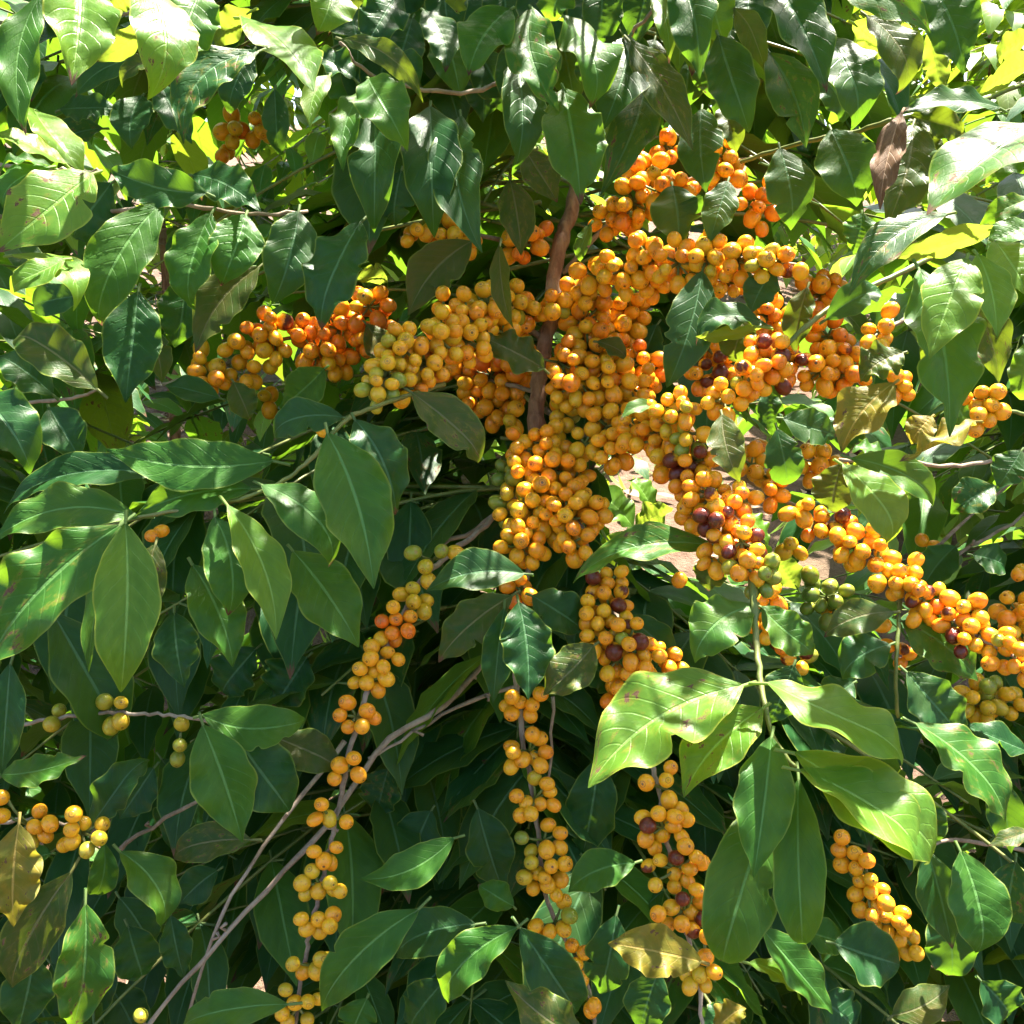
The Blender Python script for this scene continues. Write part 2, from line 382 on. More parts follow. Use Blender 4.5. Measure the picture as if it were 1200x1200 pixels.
# every leaf one can tell apart: base x, y, tip x, y, width, kind, depth, how much nearer the tip is, roll, bend, tree, [sunlit]
LV = [
# --- upper left; sun on some mid green leaves put in as paler y kind
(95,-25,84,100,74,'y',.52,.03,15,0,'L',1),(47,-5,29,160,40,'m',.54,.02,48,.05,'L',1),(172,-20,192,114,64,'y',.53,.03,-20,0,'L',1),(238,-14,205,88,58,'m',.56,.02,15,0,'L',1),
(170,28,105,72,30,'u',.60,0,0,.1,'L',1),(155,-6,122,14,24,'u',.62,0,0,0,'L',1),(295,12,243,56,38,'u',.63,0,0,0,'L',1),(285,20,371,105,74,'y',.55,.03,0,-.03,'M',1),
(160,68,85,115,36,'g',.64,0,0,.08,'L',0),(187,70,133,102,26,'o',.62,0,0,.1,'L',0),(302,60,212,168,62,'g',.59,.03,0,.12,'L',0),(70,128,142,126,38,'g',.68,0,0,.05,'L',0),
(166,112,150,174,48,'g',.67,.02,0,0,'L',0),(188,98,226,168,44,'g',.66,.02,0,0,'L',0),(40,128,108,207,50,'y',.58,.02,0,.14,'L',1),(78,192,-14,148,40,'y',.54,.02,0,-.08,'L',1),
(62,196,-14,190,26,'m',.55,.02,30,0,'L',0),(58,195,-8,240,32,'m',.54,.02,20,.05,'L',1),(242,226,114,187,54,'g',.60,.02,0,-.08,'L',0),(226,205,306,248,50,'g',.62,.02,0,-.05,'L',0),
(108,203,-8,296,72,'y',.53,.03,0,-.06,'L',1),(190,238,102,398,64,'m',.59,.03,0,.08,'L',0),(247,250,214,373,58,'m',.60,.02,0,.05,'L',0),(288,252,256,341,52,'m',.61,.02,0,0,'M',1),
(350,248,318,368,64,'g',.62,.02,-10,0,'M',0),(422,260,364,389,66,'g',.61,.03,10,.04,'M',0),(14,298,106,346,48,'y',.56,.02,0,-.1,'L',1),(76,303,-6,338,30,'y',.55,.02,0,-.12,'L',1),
(100,345,20,360,40,'g',.66,.0,0,0,'L',0),(130,215,70,290,60,'g',.68,.0,0,0,'L',0),(120,150,60,170,40,'g',.70,.0,0,0,'L',0),(10,60,40,120,50,'g',.72,.0,0,0,'L',0),
# --- upper middle
(400,46,502,118,30,'o',.60,.02,20,-.05,'M',0),(432,92,478,170,62,'m',.58,.03,0,0,'M',0),(416,92,362,62,46,'g',.60,.0,0,0,'M',0),(448,70,498,106,42,'g',.61,.0,0,-.1,'M',0),
(386,88,364,152,24,'y',.59,.02,35,.06,'M',1),(436,98,432,278,62,'g',.62,.04,0,0,'M',0),(433,100,402,202,36,'m',.60,.03,15,.08,'M',0),(504,125,505,281,70,'g',.63,.04,0,.02,'M',0),
(540,136,565,297,62,'g',.625,.04,0,.06,'M',0),(598,10,548,88,60,'m',.58,.02,0,.08,'M',0),(497,12,523,84,44,'g',.62,.02,0,-.05,'M',0),(467,-8,424,62,52,'g',.64,.02,0,0,'M',0),
(388,-20,374,36,50,'y',.56,.02,0,0,'M',1),(430,-8,396,15,24,'u',.66,0,0,0,'M',0),(545,-16,527,20,30,'u',.66,0,0,0,'M',0),(606,70,611,207,56,'g',.61,.03,0,-.03,'M',0),
(624,10,658,131,62,'m',.59,.03,0,.08,'M',0),(662,18,717,120,60,'m',.60,.03,-10,.03,'M',1),(661,104,683,241,74,'m',.60,.03,0,-.03,'M',0),(738,42,703,152,64,'g',.62,.03,0,-.08,'M',0),
(757,94,704,229,58,'g',.64,.03,0,-.06,'M',0),(738,48,812,177,46,'o',.61,.02,20,-.06,'M',0),(797,-25,820,93,58,'g',.57,.02,0,-.02,'M',0),(765,-8,786,74,24,'y',.58,.02,35,0,'M',1),
(842,42,882,161,54,'g',.60,.02,0,0,'M',0),(860,10,893,87,30,'o',.61,.02,30,-.05,'M',0),(822,128,826,227,50,'g',.66,.02,0,0,'M',0),(788,218,795,291,62,'g',.71,.01,0,0,'M',0),
(853,212,830,287,40,'g',.69,.01,0,0,'M',0),(848,122,866,182,38,'o',.66,.01,0,0,'M',0),(616,176,656,238,44,'o',.70,.01,0,0,'M',0),(598,212,612,302,42,'o',.74,.01,0,0,'M',0),
(692,262,674,312,18,'m',.72,.0,0,0,'M',0),(560,60,600,140,55,'g',.72,.0,0,0,'M',0),(705,-20,700,60,50,'g',.62,.0,0,0,'M',0),(660,-25,640,30,45,'m',.60,.0,0,0,'M',0),(760,-25,740,55,50,'g',.66,.0,0,0,'M',0),
(700,60,690,110,40,'g',.68,.0,0,0,'M',0),(545,170,520,240,50,'g',.74,.0,0,0,'M',0),(470,200,460,270,50,'g',.72,.0,0,0,'M',0),(830,-20,850,60,50,'m',.62,.0,0,0,'M',0),
# --- upper right
(903,-32,972,107,68,'g',.54,.03,0,-.04,'R',0),(902,62,946,174,58,'g',.60,.02,0,-.03,'R',0),(970,44,1019,153,72,'g',.58,.02,0,.03,'R',0),(955,82,1000,152,42,'g',.64,0,0,0,'R',0),
(974,152,1009,247,64,'g',.61,.02,0,-.03,'R',0),(914,174,930,276,52,'g',.66,.01,0,-.03,'M',0),(1056,132,1028,247,34,'b',.565,.02,10,.03,'R',0),(1070,146,1037,270,66,'o',.60,.02,0,-.04,'R',0),
(1062,148,1100,203,42,'o',.62,.01,0,0,'R',0),(970,-22,1094,38,62,'m',.56,.02,0,-.05,'R',0),(1084,-28,1131,88,60,'g',.57,.02,0,-.05,'R',0),(1016,18,1071,114,50,'o',.61,.01,0,-.08,'R',0),
(1000,26,1046,70,38,'u',.65,0,0,0,'R',1),(1088,36,1106,110,28,'u',.63,0,0,0,'R',1),(1218,68,1144,109,42,'u',.66,0,0,.05,'R',1),(1212,40,1153,82,34,'u',.68,0,0,0,'R',1),
(1172,126,1056,131,42,'g',.60,.01,20,.05,'R',0),(1064,137,1142,157,38,'o',.61,.0,0,0,'R',0),(1214,146,1083,249,88,'m',.54,.03,0,.03,'R',1),(1110,250,992,346,52,'g',.57,.02,0,.1,'R',0),
(1174,266,1044,302,36,'u',.59,0,0,.08,'R',1),(1214,262,1153,292,42,'m',.57,0,0,0,'R',0),(1208,232,1143,262,32,'m',.58,0,0,0,'R',0),(1133,303,1089,421,56,'y',.50,.02,-5,.03,'R',1),
(1146,298,1168,396,44,'y',.52,.02,0,-.03,'R',1),(1166,282,1208,347,48,'y',.53,.02,0,0,'R',1),(1078,316,1113,512,84,'m',.55,.03,-8,-.04,'R',0),(1130,342,1172,453,50,'o',.57,.02,0,-.03,'R',0),
(968,374,1050,334,44,'g',.64,.01,0,-.05,'R',0),(898,380,806,390,42,'g',.66,.02,10,.2,'M',0),(895,383,812,393,20,'u',.65,.01,0,.16,'M',1),(906,318,879,368,40,'g',.67,.0,0,0,'M',0),
(823,318,777,464,62,'g',.68,.02,0,-.03,'M',0),(872,372,854,433,46,'o',.70,.0,0,0,'M',0),(846,486,868,570,40,'o',.62,.02,0,.03,'M',0),(774,477,726,491,20,'m',.66,.01,0,.1,'M',0),
(946,337,930,418,38,'o',.70,.0,0,0,'R',0),(1208,170,1150,215,45,'m',.56,.0,0,0,'R',0),(1010,250,1000,300,40,'m',.72,.0,0,0,'R',1),(1208,300,1188,330,30,'m',.60,.0,0,0,'R',0),
# --- centre
(638,432,560,392,48,'o',.73,.01,0,0,'M',0),(483,460,582,549,60,'o',.64,.01,0,-.03,'M',0),(552,283,478,370,58,'o',.74,.01,0,.05,'M',0),(585,288,599,390,28,'o',.70,.01,20,0,'M',0),
(418,328,464,333,28,'u',.86,0,0,.1,'M',1),(380,432,329,477,48,'m',.80,.0,0,0,'M',0),(402,489,301,513,46,'g',.62,.01,0,.08,'M',0),(384,508,438,690,78,'m',.56,.03,0,-.03,'M',0),
(416,492,468,612,64,'g',.59,.02,0,-.05,'M',0),(307,568,407,666,62,'m',.57,.02,0,-.08,'M',0),(320,540,123,526,64,'m',.58,.01,0,-.09,'M',0),(294,573,154,604,60,'m',.575,.01,0,.10,'M',0),
(188,556,-14,598,50,'g',.60,.01,0,.09,'M',0),(162,606,-20,642,62,'m',.56,.02,0,.12,'M',0),(140,616,-34,802,98,'m',.53,.03,-10,.02,'M',0),(147,614,138,834,72,'y',.52,.03,-8,0,'M',0),
(136,620,99,792,34,'m',.55,.02,40,0,'M',0),(252,606,267,732,58,'m',.56,.02,0,-.08,'M',0),(226,662,277,786,58,'m',.57,.02,0,-.06,'M',0),(267,592,327,752,56,'y',.55,.02,-10,-.04,'M',0),
(182,638,164,737,48,'o',.62,.01,0,0,'M',0),(204,718,216,806,52,'g',.64,.01,0,0,'M',0),(344,646,425,763,74,'m',.61,.02,0,0,'M',0),(-28,458,43,557,68,'g',.57,.02,0,-.03,'L',0),
(58,478,96,543,58,'g',.62,.01,0,0,'L',0),(114,456,-8,374,58,'o',.60,.01,0,.04,'L',0),(62,462,-12,408,46,'g',.62,.01,0,0,'L',0),(162,342,147,472,64,'g',.63,.01,0,-.03,'L',0),
(217,326,204,412,62,'g',.66,.0,0,0,'M',0),(303,313,229,414,58,'o',.645,.01,0,.06,'M',0),(174,382,191,452,36,'o',.68,.0,0,0,'M',0),(257,466,188,449,36,'g',.72,.0,0,0,'M',0),(274,448,296,497,38,'o',.72,.0,0,0,'M',0),
(905,690,880,630,36,'y',.98,.0,0,0,'R',1),(935,690,905,650,30,'u',1.0,.0,0,0,'R',1),(870,600,905,640,34,'y',1.0,.0,0,0,'R',1),(690,600,700,545,36,'y',1.04,.0,0,0,'M',1),(765,600,735,555,34,'y',1.08,.0,0,0,'M',1),(840,520,870,560,34,'y',1.0,.0,0,0,'R',1),(742,618,690,570,44,'y',1.02,.0,0,0,'M',1),(745,620,790,592,34,'u',1.05,.0,0,0,'M',1),(735,622,720,668,40,'y',1.0,.0,0,0,'M',1),(800,600,850,560,30,'y',1.1,.0,0,0,'M',1),(760,640,800,620,36,'y',1.03,.0,0,0,'M',1),(560,300,520,250,30,'u',1.0,.0,0,0,'M',1),
(322,105,326,192,30,'g',.72,.01,0,0,'M',0),(296,60,262,140,38,'g',.68,.01,0,.05,'M',0),(190,890,236,985,58,'g',.78,.0,0,0,'L',0),(232,905,200,1000,54,'g',.80,.0,0,.04,'L',0),(140,1052,182,1122,52,'g',.74,.0,0,0,'L',0),(170,1060,150,1110,40,'g',.76,.0,0,0,'L',0),
(430,380,470,440,40,'o',.86,.0,0,0,'M',0),(700,400,740,420,26,'o',.74,.0,0,0,'M',0),(770,380,740,450,45,'g',.80,.0,0,0,'M',0),
# --- middle lower
(838,640,661,678,52,'m',.63,.01,0,.10,'M',0),(614,672,496,692,60,'g',.64,.01,0,.05,'M',0),(600,698,507,780,56,'o',.67,.01,0,.06,'M',0),(608,706,619,820,62,'g',.65,.02,0,0,'M',0),
(591,713,578,827,40,'g',.66,.01,0,0,'M',0),(624,698,692,742,56,'g',.68,.0,0,0,'M',0),(696,756,632,817,56,'o',.65,.01,0,-.05,'M',0),(689,778,727,812,42,'g',.70,.0,0,0,'M',0),
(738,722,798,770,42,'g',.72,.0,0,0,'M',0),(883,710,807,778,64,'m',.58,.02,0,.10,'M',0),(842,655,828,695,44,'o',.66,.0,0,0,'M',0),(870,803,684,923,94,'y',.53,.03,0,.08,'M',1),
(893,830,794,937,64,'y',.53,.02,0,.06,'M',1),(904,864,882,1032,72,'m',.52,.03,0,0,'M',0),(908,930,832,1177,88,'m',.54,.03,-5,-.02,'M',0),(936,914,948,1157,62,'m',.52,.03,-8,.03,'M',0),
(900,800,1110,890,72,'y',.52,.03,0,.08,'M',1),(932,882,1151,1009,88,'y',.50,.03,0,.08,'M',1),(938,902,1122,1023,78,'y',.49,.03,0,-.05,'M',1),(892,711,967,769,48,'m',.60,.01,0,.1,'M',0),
(1047,717,961,746,42,'o',.64,.0,0,.1,'R',0),(1043,755,979,797,56,'g',.65,.0,0,.03,'R',0),(1058,728,1150,800,64,'m',.665,.01,0,-.03,'R',0),(1063,788,1136,872,62,'g',.63,.01,0,0,'R',0),
(1074,848,1193,967,70,'m',.60,.02,0,0,'R',1),(1203,880,1128,848,42,'g',.64,.0,0,0,'R',0),(1207,974,1158,991,24,'o',.62,.0,0,0,'R',0),(1088,998,1116,1112,58,'g',.62,.01,0,0,'R',0),
(1126,998,1157,1135,60,'m',.60,.02,0,0,'R',1),(1108,1058,1116,1162,58,'g',.64,.0,0,0,'R',0),(978,1105,1063,1131,78,'g',.63,.0,0,0,'R',0),(1046,1190,1113,1154,44,'o',.60,.0,0,.08,'R',0),
(893,1088,981,1191,58,'m',.58,.0,0,.04,'M',0),(878,1128,948,1178,28,'y',.575,.0,0,-.08,'M',1),(838,1208,877,1176,40,'a',.60,.0,0,0,'M',0),(918,490,987,510,46,'g',.66,.0,0,.05,'R',0),  # the thin y leaf is added as a sunlit strip of the leaf before it
(911,503,926,583,42,'g',.67,.0,0,0,'R',0),(899,457,906,512,34,'g',.68,.0,0,0,'R',0),(1047,449,984,531,62,'a',.62,.01,0,.03,'R',0),(1058,413,1002,447,52,'o',.63,.0,0,0,'R',0),
(1142,493,1054,541,46,'a',.60,.01,20,-.15,'R',0),(1092,488,1064,522,36,'a',.62,.0,0,0,'R',0),(988,544,1066,647,54,'y',.60,.02,0,-.06,'R',1),(998,537,1113,598,48,'m',.61,.01,0,-.06,'R',0),
(1042,536,993,524,28,'m',.66,.0,0,0,'R',1),(986,543,974,608,52,'o',.68,.0,0,0,'R',0),(1207,398,1194,482,42,'m',.60,.0,0,0,'R',0),(1197,528,1168,573,44,'g',.68,.0,0,0,'R',0),
(1165,570,1108,602,50,'g',.80,.0,0,0,'R',0),(1120,470,1140,530,45,'m',.66,.0,0,0,'R',0),(1010,470,980,540,45,'g',.72,.0,0,0,'R',0),(1080,540,1060,590,40,'m',.70,.0,0,0,'R',0),
# --- lower left
(12,778,2,908,46,'g',.60,.0,0,0,'L',0),(62,718,160,892,82,'g',.70,.0,0,.03,'L',0),(0,907,102,884,40,'m',.62,.0,0,.1,'L',0),(108,966,173,874,52,'g',.66,.0,0,.05,'L',0),
(238,838,378,831,58,'m',.62,.0,0,.12,'L',0),(238,850,284,987,72,'m',.60,.0,0,-.02,'L',0),(272,855,353,963,80,'g',.63,.0,0,0,'L',0),(323,864,407,902,52,'o',.66,.0,0,0,'M',0),
(294,984,185,1005,48,'o',.66,.0,0,.06,'L',0),(141,998,201,1097,60,'m',.63,.0,0,-.1,'L',0),(122,988,104,1067,38,'m',.64,.0,0,-.05,'L',0),(22,966,16,1086,60,'a',.60,.0,0,.03,'L',0),
(83,1023,5,1173,64,'o',.61,.0,0,.03,'L',0),(100,1060,82,1217,72,'m',.59,.0,0,0,'L',0),(337,1177,188,1207,52,'m',.60,.0,0,.08,'L',0),(200,1073,216,1147,42,'g',.68,.0,0,0,'L',0),
(150,1085,175,1160,55,'g',.70,.0,0,0,'L',0),(40,1120,20,1210,60,'g',.66,.0,0,0,'L',0),(180,900,140,960,55,'g',.74,.0,0,0,'L',0),(255,1020,210,1060,50,'g',.74,.0,0,0,'L',0),
(532,982,421,1030,50,'m',.64,.0,0,-.1,'M',0),(490,1066,365,1197,64,'m',.61,.0,0,.06,'M',0),(557,1083,446,1122,58,'g',.63,.0,0,.05,'M',0),(606,1087,506,1190,60,'m',.60,.0,0,.06,'M',0),
(560,948,591,1047,62,'g',.72,.0,0,0,'M',0),(602,1062,558,1034,38,'m',.66,.0,0,0,'M',0),(528,893,577,938,54,'g',.80,.0,0,0,'M',0),(684,1217,591,1147,64,'o',.58,.0,0,-.05,'M',0),
(610,1088,690,1207,68,'g',.61,.0,0,0,'M',0),(702,888,680,1012,64,'g',.76,.0,0,0,'M',0),(744,1011,660,1047,54,'m',.66,.0,0,.05,'M',0),(722,1073,700,1173,64,'g',.66,.0,0,0,'M',0),
(822,1127,707,1103,64,'a',.55,.0,-10,-.03,'M',0),(772,1138,748,1215,60,'g',.62,.0,0,0,'M',0),(505,950,480,1010,60,'g',.76,.0,0,0,'M',0),(455,900,440,960,55,'g',.78,.0,0,0,'M',0),
(520,1150,470,1215,60,'g',.66,.0,0,0,'M',0),(430,1170,410,1215,50,'m',.64,.0,0,0,'M',0),(470,780,440,850,60,'g',.80,.0,0,0,'M',0),(540,800,500,860,60,'g',.82,.0,0,0,'M',0),
(360,770,320,830,70,'g',.74,.0,0,0,'L',0),(300,760,250,820,60,'g',.76,.0,0,0,'L',0),(60,1000,30,1010,30,'m',.66,.0,0,0,'L',0),(860,1180,820,1215,40,'g',.66,.0,0,0,'M',0),
(960,1170,1010,1215,60,'g',.66,.0,0,0,'R',0),(1150,1150,1190,1200,60,'g',.66,.0,0,0,'R',0),(1190,1010,1180,1100,60,'g',.64,.0,0,0,'R',0),(1170,910,1185,1000,45,'g',.68,.0,0,0,'R',0),
(1080,930,1090,1000,50,'g',.68,.0,0,0,'R',0),(940,1090,1000,1110,45,'m',.66,.0,0,0,'R',0),(930,780,900,850,55,'g',.66,.0,0,0,'M',0),(1000,800,960,830,45,'g',.70,.0,0,0,'R',0),
(1140,650,1190,670,40,'g',.80,.0,0,0,'R',0),(1120,640,1080,690,50,'g',.84,.0,0,0,'R',0),
]
for x in range(395, 905, 34):                                             # second layer of hanging leaves under the crown
    for y in (-30, 40):
        a = x + random.uniform(-14, 14); b = y + random.uniform(-20, 25)
        LV.append((a, b, a + random.uniform(-26, 26), b + random.uniform(75, 110), random.uniform(44, 60), random.choice('ggm'), random.uniform(.68, .76), .01, 0, 0, 'M', 0))
TILT = .55
SPOTTED = {(870, 803), (483, 460), (838, 640), (1047, 449), (83, 1023), (684, 1217), (822, 1127), (893, 830), (100, 1060), (140, 616)}
LEAFS = []; LITLINES = []
for q in LV:
    bx, by, tx, ty, W, kd, d, dz, roll, bend, tr, lit = q
    d0 = d; d1 = d - dz
    B = P(bx, by, d0); T = P(tx, ty, d1); ln = math.hypot(tx - bx, ty - by)
    c = (B + T) / 2; view = (CAM - c).normalized()
    nm = (view + Vector((random.uniform(-.25, .25), 0, TILT + random.uniform(-.15, .35) + (.65 if lit else 0)))).normalized()
    if kd == 'u': nm = (-view * .8 + Vector((random.uniform(-.2, .2), 0, .7))).normalized()
    ax = (T - B).normalized()
    if lit and kd != 'u': nm = (view * .75 + sv * 1.0).normalized()
    nm = Matrix.Rotation(R((.4 if lit else 1) * roll + random.uniform(-9, 9)), 3, ax) @ nm
    flat = abs(nm.dot(view))
    LEAFS.append(dict(B=B, T=T, W=W * K(d) * .93 / max(.74 if lit else .86, flat), n=nm, k=kd, bend=bend + random.uniform(-.04, .04), spot=(bx, by) in SPOTTED, tree=tr, area=ln * W / (d * d), d=d))
    if lit and tr == 'M' and by > 780: LITLINES += [(B.lerp(T, random.uniform(.3, .5)), .006), (B.lerp(T, .85), .014)]
    elif lit: LITLINES += [(c, .028), (B.lerp(T, .2), .022), (B.lerp(T, .8), .022)]
    elif random.random() < (.12 if by < 250 and 250 < bx < 1000 else .45): LITLINES.append((B.lerp(T, random.uniform(.1, .9)) + RT * random.uniform(-.012, .012), random.uniform(-.008, .006)))
def leaf_from(mb, L, mi):
    leaf(mb, L['B'], L['T'], L['W'], L['n'], mi, bend=L['bend'], arch=random.uniform(.02, .09), fold=random.uniform(.10, .48), rnd=(random.randrange(7) + .985) / 7.31 if L['spot'] else None,
         wave=random.choice((.04, .055, .075, .095, .12)) * {'b': 3.0, 'a': 1.6, 'y': .65}.get(L['k'], 1), curl=random.choice((0, .1, .25, .5, .8)), twist=random.uniform(-.5, .5))
FOL = {k: MB() for k in 'MLR'}
NAMES = {'a': 'yellowing leaf with brown patches', 'b': 'dried brown curled leaf'}
for tr in 'MLR':
    ls = sorted([l for l in LEAFS if l['tree'] == tr], key=lambda l: -l['area'])
    for i, l in enumerate(ls):
        if i < 100:
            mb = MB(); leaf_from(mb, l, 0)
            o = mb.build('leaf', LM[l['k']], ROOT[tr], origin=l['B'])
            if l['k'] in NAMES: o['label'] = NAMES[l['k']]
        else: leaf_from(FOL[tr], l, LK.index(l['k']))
# openings in the crown above the cherries that stand in the sun
for x, y, d, r in [(560,350,.72,.0),(690,390,.78,.03),(720,430,.77,.03),(655,425,.76,.02),(580,445,.86,.03),(400,380,.9,.03),(430,365,.9,.03),(320,390,.88,.01),(760,300,.72,.0),(830,296,.69,.0),(745,215,.76,.0),
                   (905,400,.64,.015),(960,610,.72,.015),(1030,655,.69,.02),(1120,725,.65,.02),(1175,750,.63,.03),(1195,765,.62,.03),(640,530,.74,.005),(800,480,.65,.0),(835,580,.62,.0),(970,705,.86,.03),(470,720,.67,.0),(290,150,.86,.02),(900,365,.74,.02)]:
    LITLINES.append((P(x, y, d), r))
for x, y, d, r in [(25,700,.53,.012),(158,700,.50,.014),(240,640,.56,.006),(60,630,.54,.01),(300,660,.55,.004),(120,740,.51,.004),(430,540,.57,.0),(350,610,.56,.0),(200,520,.58,.0),(480,1100,.61,.006),(560,1140,.60,.0),(170,1060,.62,.004),(1150,1060,.6,.008),(1160,940,.59,.012),(1030,600,.6,.012),(520,1010,.63,-.004)]:
    LITLINES.append((P(x, y, d), r))
# ------------------------------------------------------------------ trunks and branches
def px(pts): return [P(*p) for p in pts]
mb = MB()
tp = [main.location + Vector((0.01, .02, -.05)), main.location + Vector((.0, .015, .35))] + px([(644, 900, .93), (636, 720, .885), (630, 570, .83), (628, 500, .80), (632, 440, .80), (645, 370, .80), (655, 290, .81), (672, 235, .82), (684, 140, .83), (690, -40, .84)])
tp += [tp[-1] + Vector((.01, .0, .25)), tp[-1] + Vector((0.0, .02, .55))]
stem(mb, tp, .0108, .0030, node_every=.05, seg=14, wob=.0012)
mb.build('trunk', BARK, main, origin=main.location, uv=False)
for ob, xx in ((left, -1), (right, 1)):
    mb = MB(); b = ob.location
    stem(mb, [b + Vector((0, 0, -.05)), b + Vector((.02 * xx, .02, .6)), b + Vector((-.02, .01, 1.2)), b + Vector((.01, 0, 2.0))], .015, .004, node_every=.06, seg=10)
    mb.build('trunk', BARK, ob, origin=b, uv=False)
BR = [  # tree, material, radius start, radius end, path (x, y, depth)
('M','T',3.2,2.2,[(655,300,.81),(610,285,.80),(525,272,.77),(470,278,.74)]),
('M','T',3.4,2.2,[(660,320,.81),(705,270,.80),(750,235,.77),(800,215,.75),(850,195,.73),(880,185,.70)]),
('M','T',3.4,2.2,[(650,350,.80),(700,322,.76),(760,305,.72),(820,300,.70),(880,305,.68),(945,312,.66)]),
('M','T',3.6,2.2,[(640,400,.80),(600,372,.75),(560,372,.71),(520,395,.68),(480,425,.66),(440,460,.64)]),
('M','G',2.8,2.0,[(520,450,.68),(430,480,.62),(400,497,.60),(362,540,.58),(320,570,.575),(260,590,.57),(160,606,.56)]),
('M','T',3.4,2.0,[(635,430,.82),(560,430,.88),(470,390,.90),(400,385,.90),(310,405,.89),(245,435,.88),(190,450,.87)]),
('M','T',3.6,2.4,[(640,480,.80),(700,515,.75),(760,505,.70),(800,525,.66),(825,575,.63),(850,620,.62),(878,672,.605)]),
('M','G',4.6,2.6,[(876,650,.61),(882,690,.585),(886,740,.57),(892,800,.55),(906,862,.53),(932,900,.52)]),
('M','T',3.6,2.2,[(632,500,.80),(640,545,.75),(655,590,.72),(680,620,.70),(700,680,.69),(718,720,.68),(735,770,.68),(735,815,.69)]),
('M','T',3.6,2.4,[(630,520,.80),(600,585,.76),(545,635,.73),(500,672,.70),(470,725,.68),(440,785,.66),(418,850,.65),(402,920,.645),(388,985,.64),(376,1040,.635),(364,1090,.63),(354,1140,.63),(345,1215,.63)]),
('M','T',3.4,2.2,[(632,540,.80),(625,640,.76),(605,760,.70),(612,860,.69),(624,930,.68),(632,990,.68),(642,1060,.68),(668,1110,.68),(690,1160,.69),(698,1215,.69)]),
('M','T',3.4,2.4,[(640,560,.80),(720,720,.72),(750,840,.64),(768,910,.60),(780,970,.59),(790,1030,.585),(800,1080,.58),(818,1140,.575),(822,1215,.57)]),
('M','T',3.6,2.2,[(650,500,.82),(760,520,.82),(870,560,.78),(940,600,.74),(1010,645,.70),(1060,690,.67),(1120,730,.64),(1180,765,.62),(1220,790,.60)]),
('M','T',3.2,2.0,[(650,380,.80),(720,395,.80),(760,440,.79)]),
('M','T',3.2,2.0,[(640,460,.80),(590,450,.84),(540,435,.86)]),
('R','G',3.4,2.6,[(1120,285,.68),(1060,318,.66),(1000,345,.65),(950,378,.64),(905,420,.64),(860,455,.65),(820,478,.66)]),
('R','T',3.0,2.0,[(1220,300,.90),(1110,350,.85),(1020,395,.80),(960,425,.76),(910,400,.74),(830,430,.73)]),
('R','G',3.0,2.4,[(1220,90,.70),(1140,120,.64),(1060,137,.61),(1000,155,.63),(940,167,.66),(868,190,.70)]),
('M','G',2.6,2.0,[(1055,690,.68),(1053,730,.66),(1050,790,.65),(1052,840,.66)]),
('R','G',2.4,2.0,[(1225,490,.64),(1190,483,.63),(1155,476,.63)]),
('L','T',2.6,1.8,[(-40,862,.72),(25,848,.70),(100,838,.68),(160,836,.67),(215,840,.66),(262,848,.63),(300,856,.62)]),
('L','T',2.4,1.8,[(-40,968,.64),(30,962,.62),(70,965,.62),(115,970,.62)]),
('M','B',3.9,2.4,[(640,640,.84),(560,788,.74),(500,838,.71),(440,885,.69),(400,945,.675),(335,1020,.66),(268,1090,.65),(215,1152,.64),(165,1220,.63)]),
('M','B',2.6,1.7,[(612,800,.76),(568,815,.74),(520,836,.72),(470,870,.70),(430,888,.69)]),
('M','B',2.7,1.6,[(405,870,.70),(330,962,.68),(272,1050,.66),(236,1130,.65),(214,1220,.64)]),
('L','B',2.6,1.6,[(140,996,.68),(180,968,.69),(230,938,.70),(300,900,.74)]),
('M','B',3.2,2.0,[(455,642,.78),(530,632,.77),(568,612,.77),(605,580,.79)]),
('R','B',2.2,1.4,[(1065,662,.86),(1100,635,.86),(1145,598,.87),(1220,540,.9)]),
('R','B',2.2,1.4,[(1098,668,.86),(1140,640,.86),(1185,612,.87),(1230,580,.9)]),
('M','B',2.0,1.4,[(648,815,.74),(645,880,.74),(640,930,.75)]),
('M','B',2.4,1.4,[(660,840,.82),(690,880,.82),(720,930,.83)]),
('L','T',2.6,1.8,[(-60,190,.72),(40,196,.60),(85,200,.56),(120,200,.55)]),
('L','T',2.6,1.8,[(-60,30,.9),(120,20,.70),(240,-10,.62)]),
('L','T',2.6,1.8,[(-60,480,.8),(60,470,.68),(110,458,.62)]),
('L','T',3.0,2.0,[(-80,250,.9),(60,255,.75),(190,240,.62),(290,250,.62),(360,248,.63)]),
('M','T',3.0,2.0,[(680,150,.83),(620,90,.72),(540,110,.66),(440,90,.62),(400,50,.60)]),
('M','T',3.0,2.0,[(684,120,.83),(720,60,.70),(740,40,.64),(790,-20,.6)]),
('M','T',3.0,2.0,[(684,60,.83),(640,0,.66),(600,-20,.6)]),
('R','T',2.8,2.0,[(1230,520,.8),(1140,545,.70),(1050,540,.65),(985,540,.64)]),
('R','T',2.8,2.0,[(1230,1000,.8),(1120,985,.68),(1080,1000,.66)]),
]
MT = {'T': TWIG, 'G': GREEN, 'B': TWIG}
BLAB = {'B': 'bare grey leafless branch', 'G': 'green young branch'}
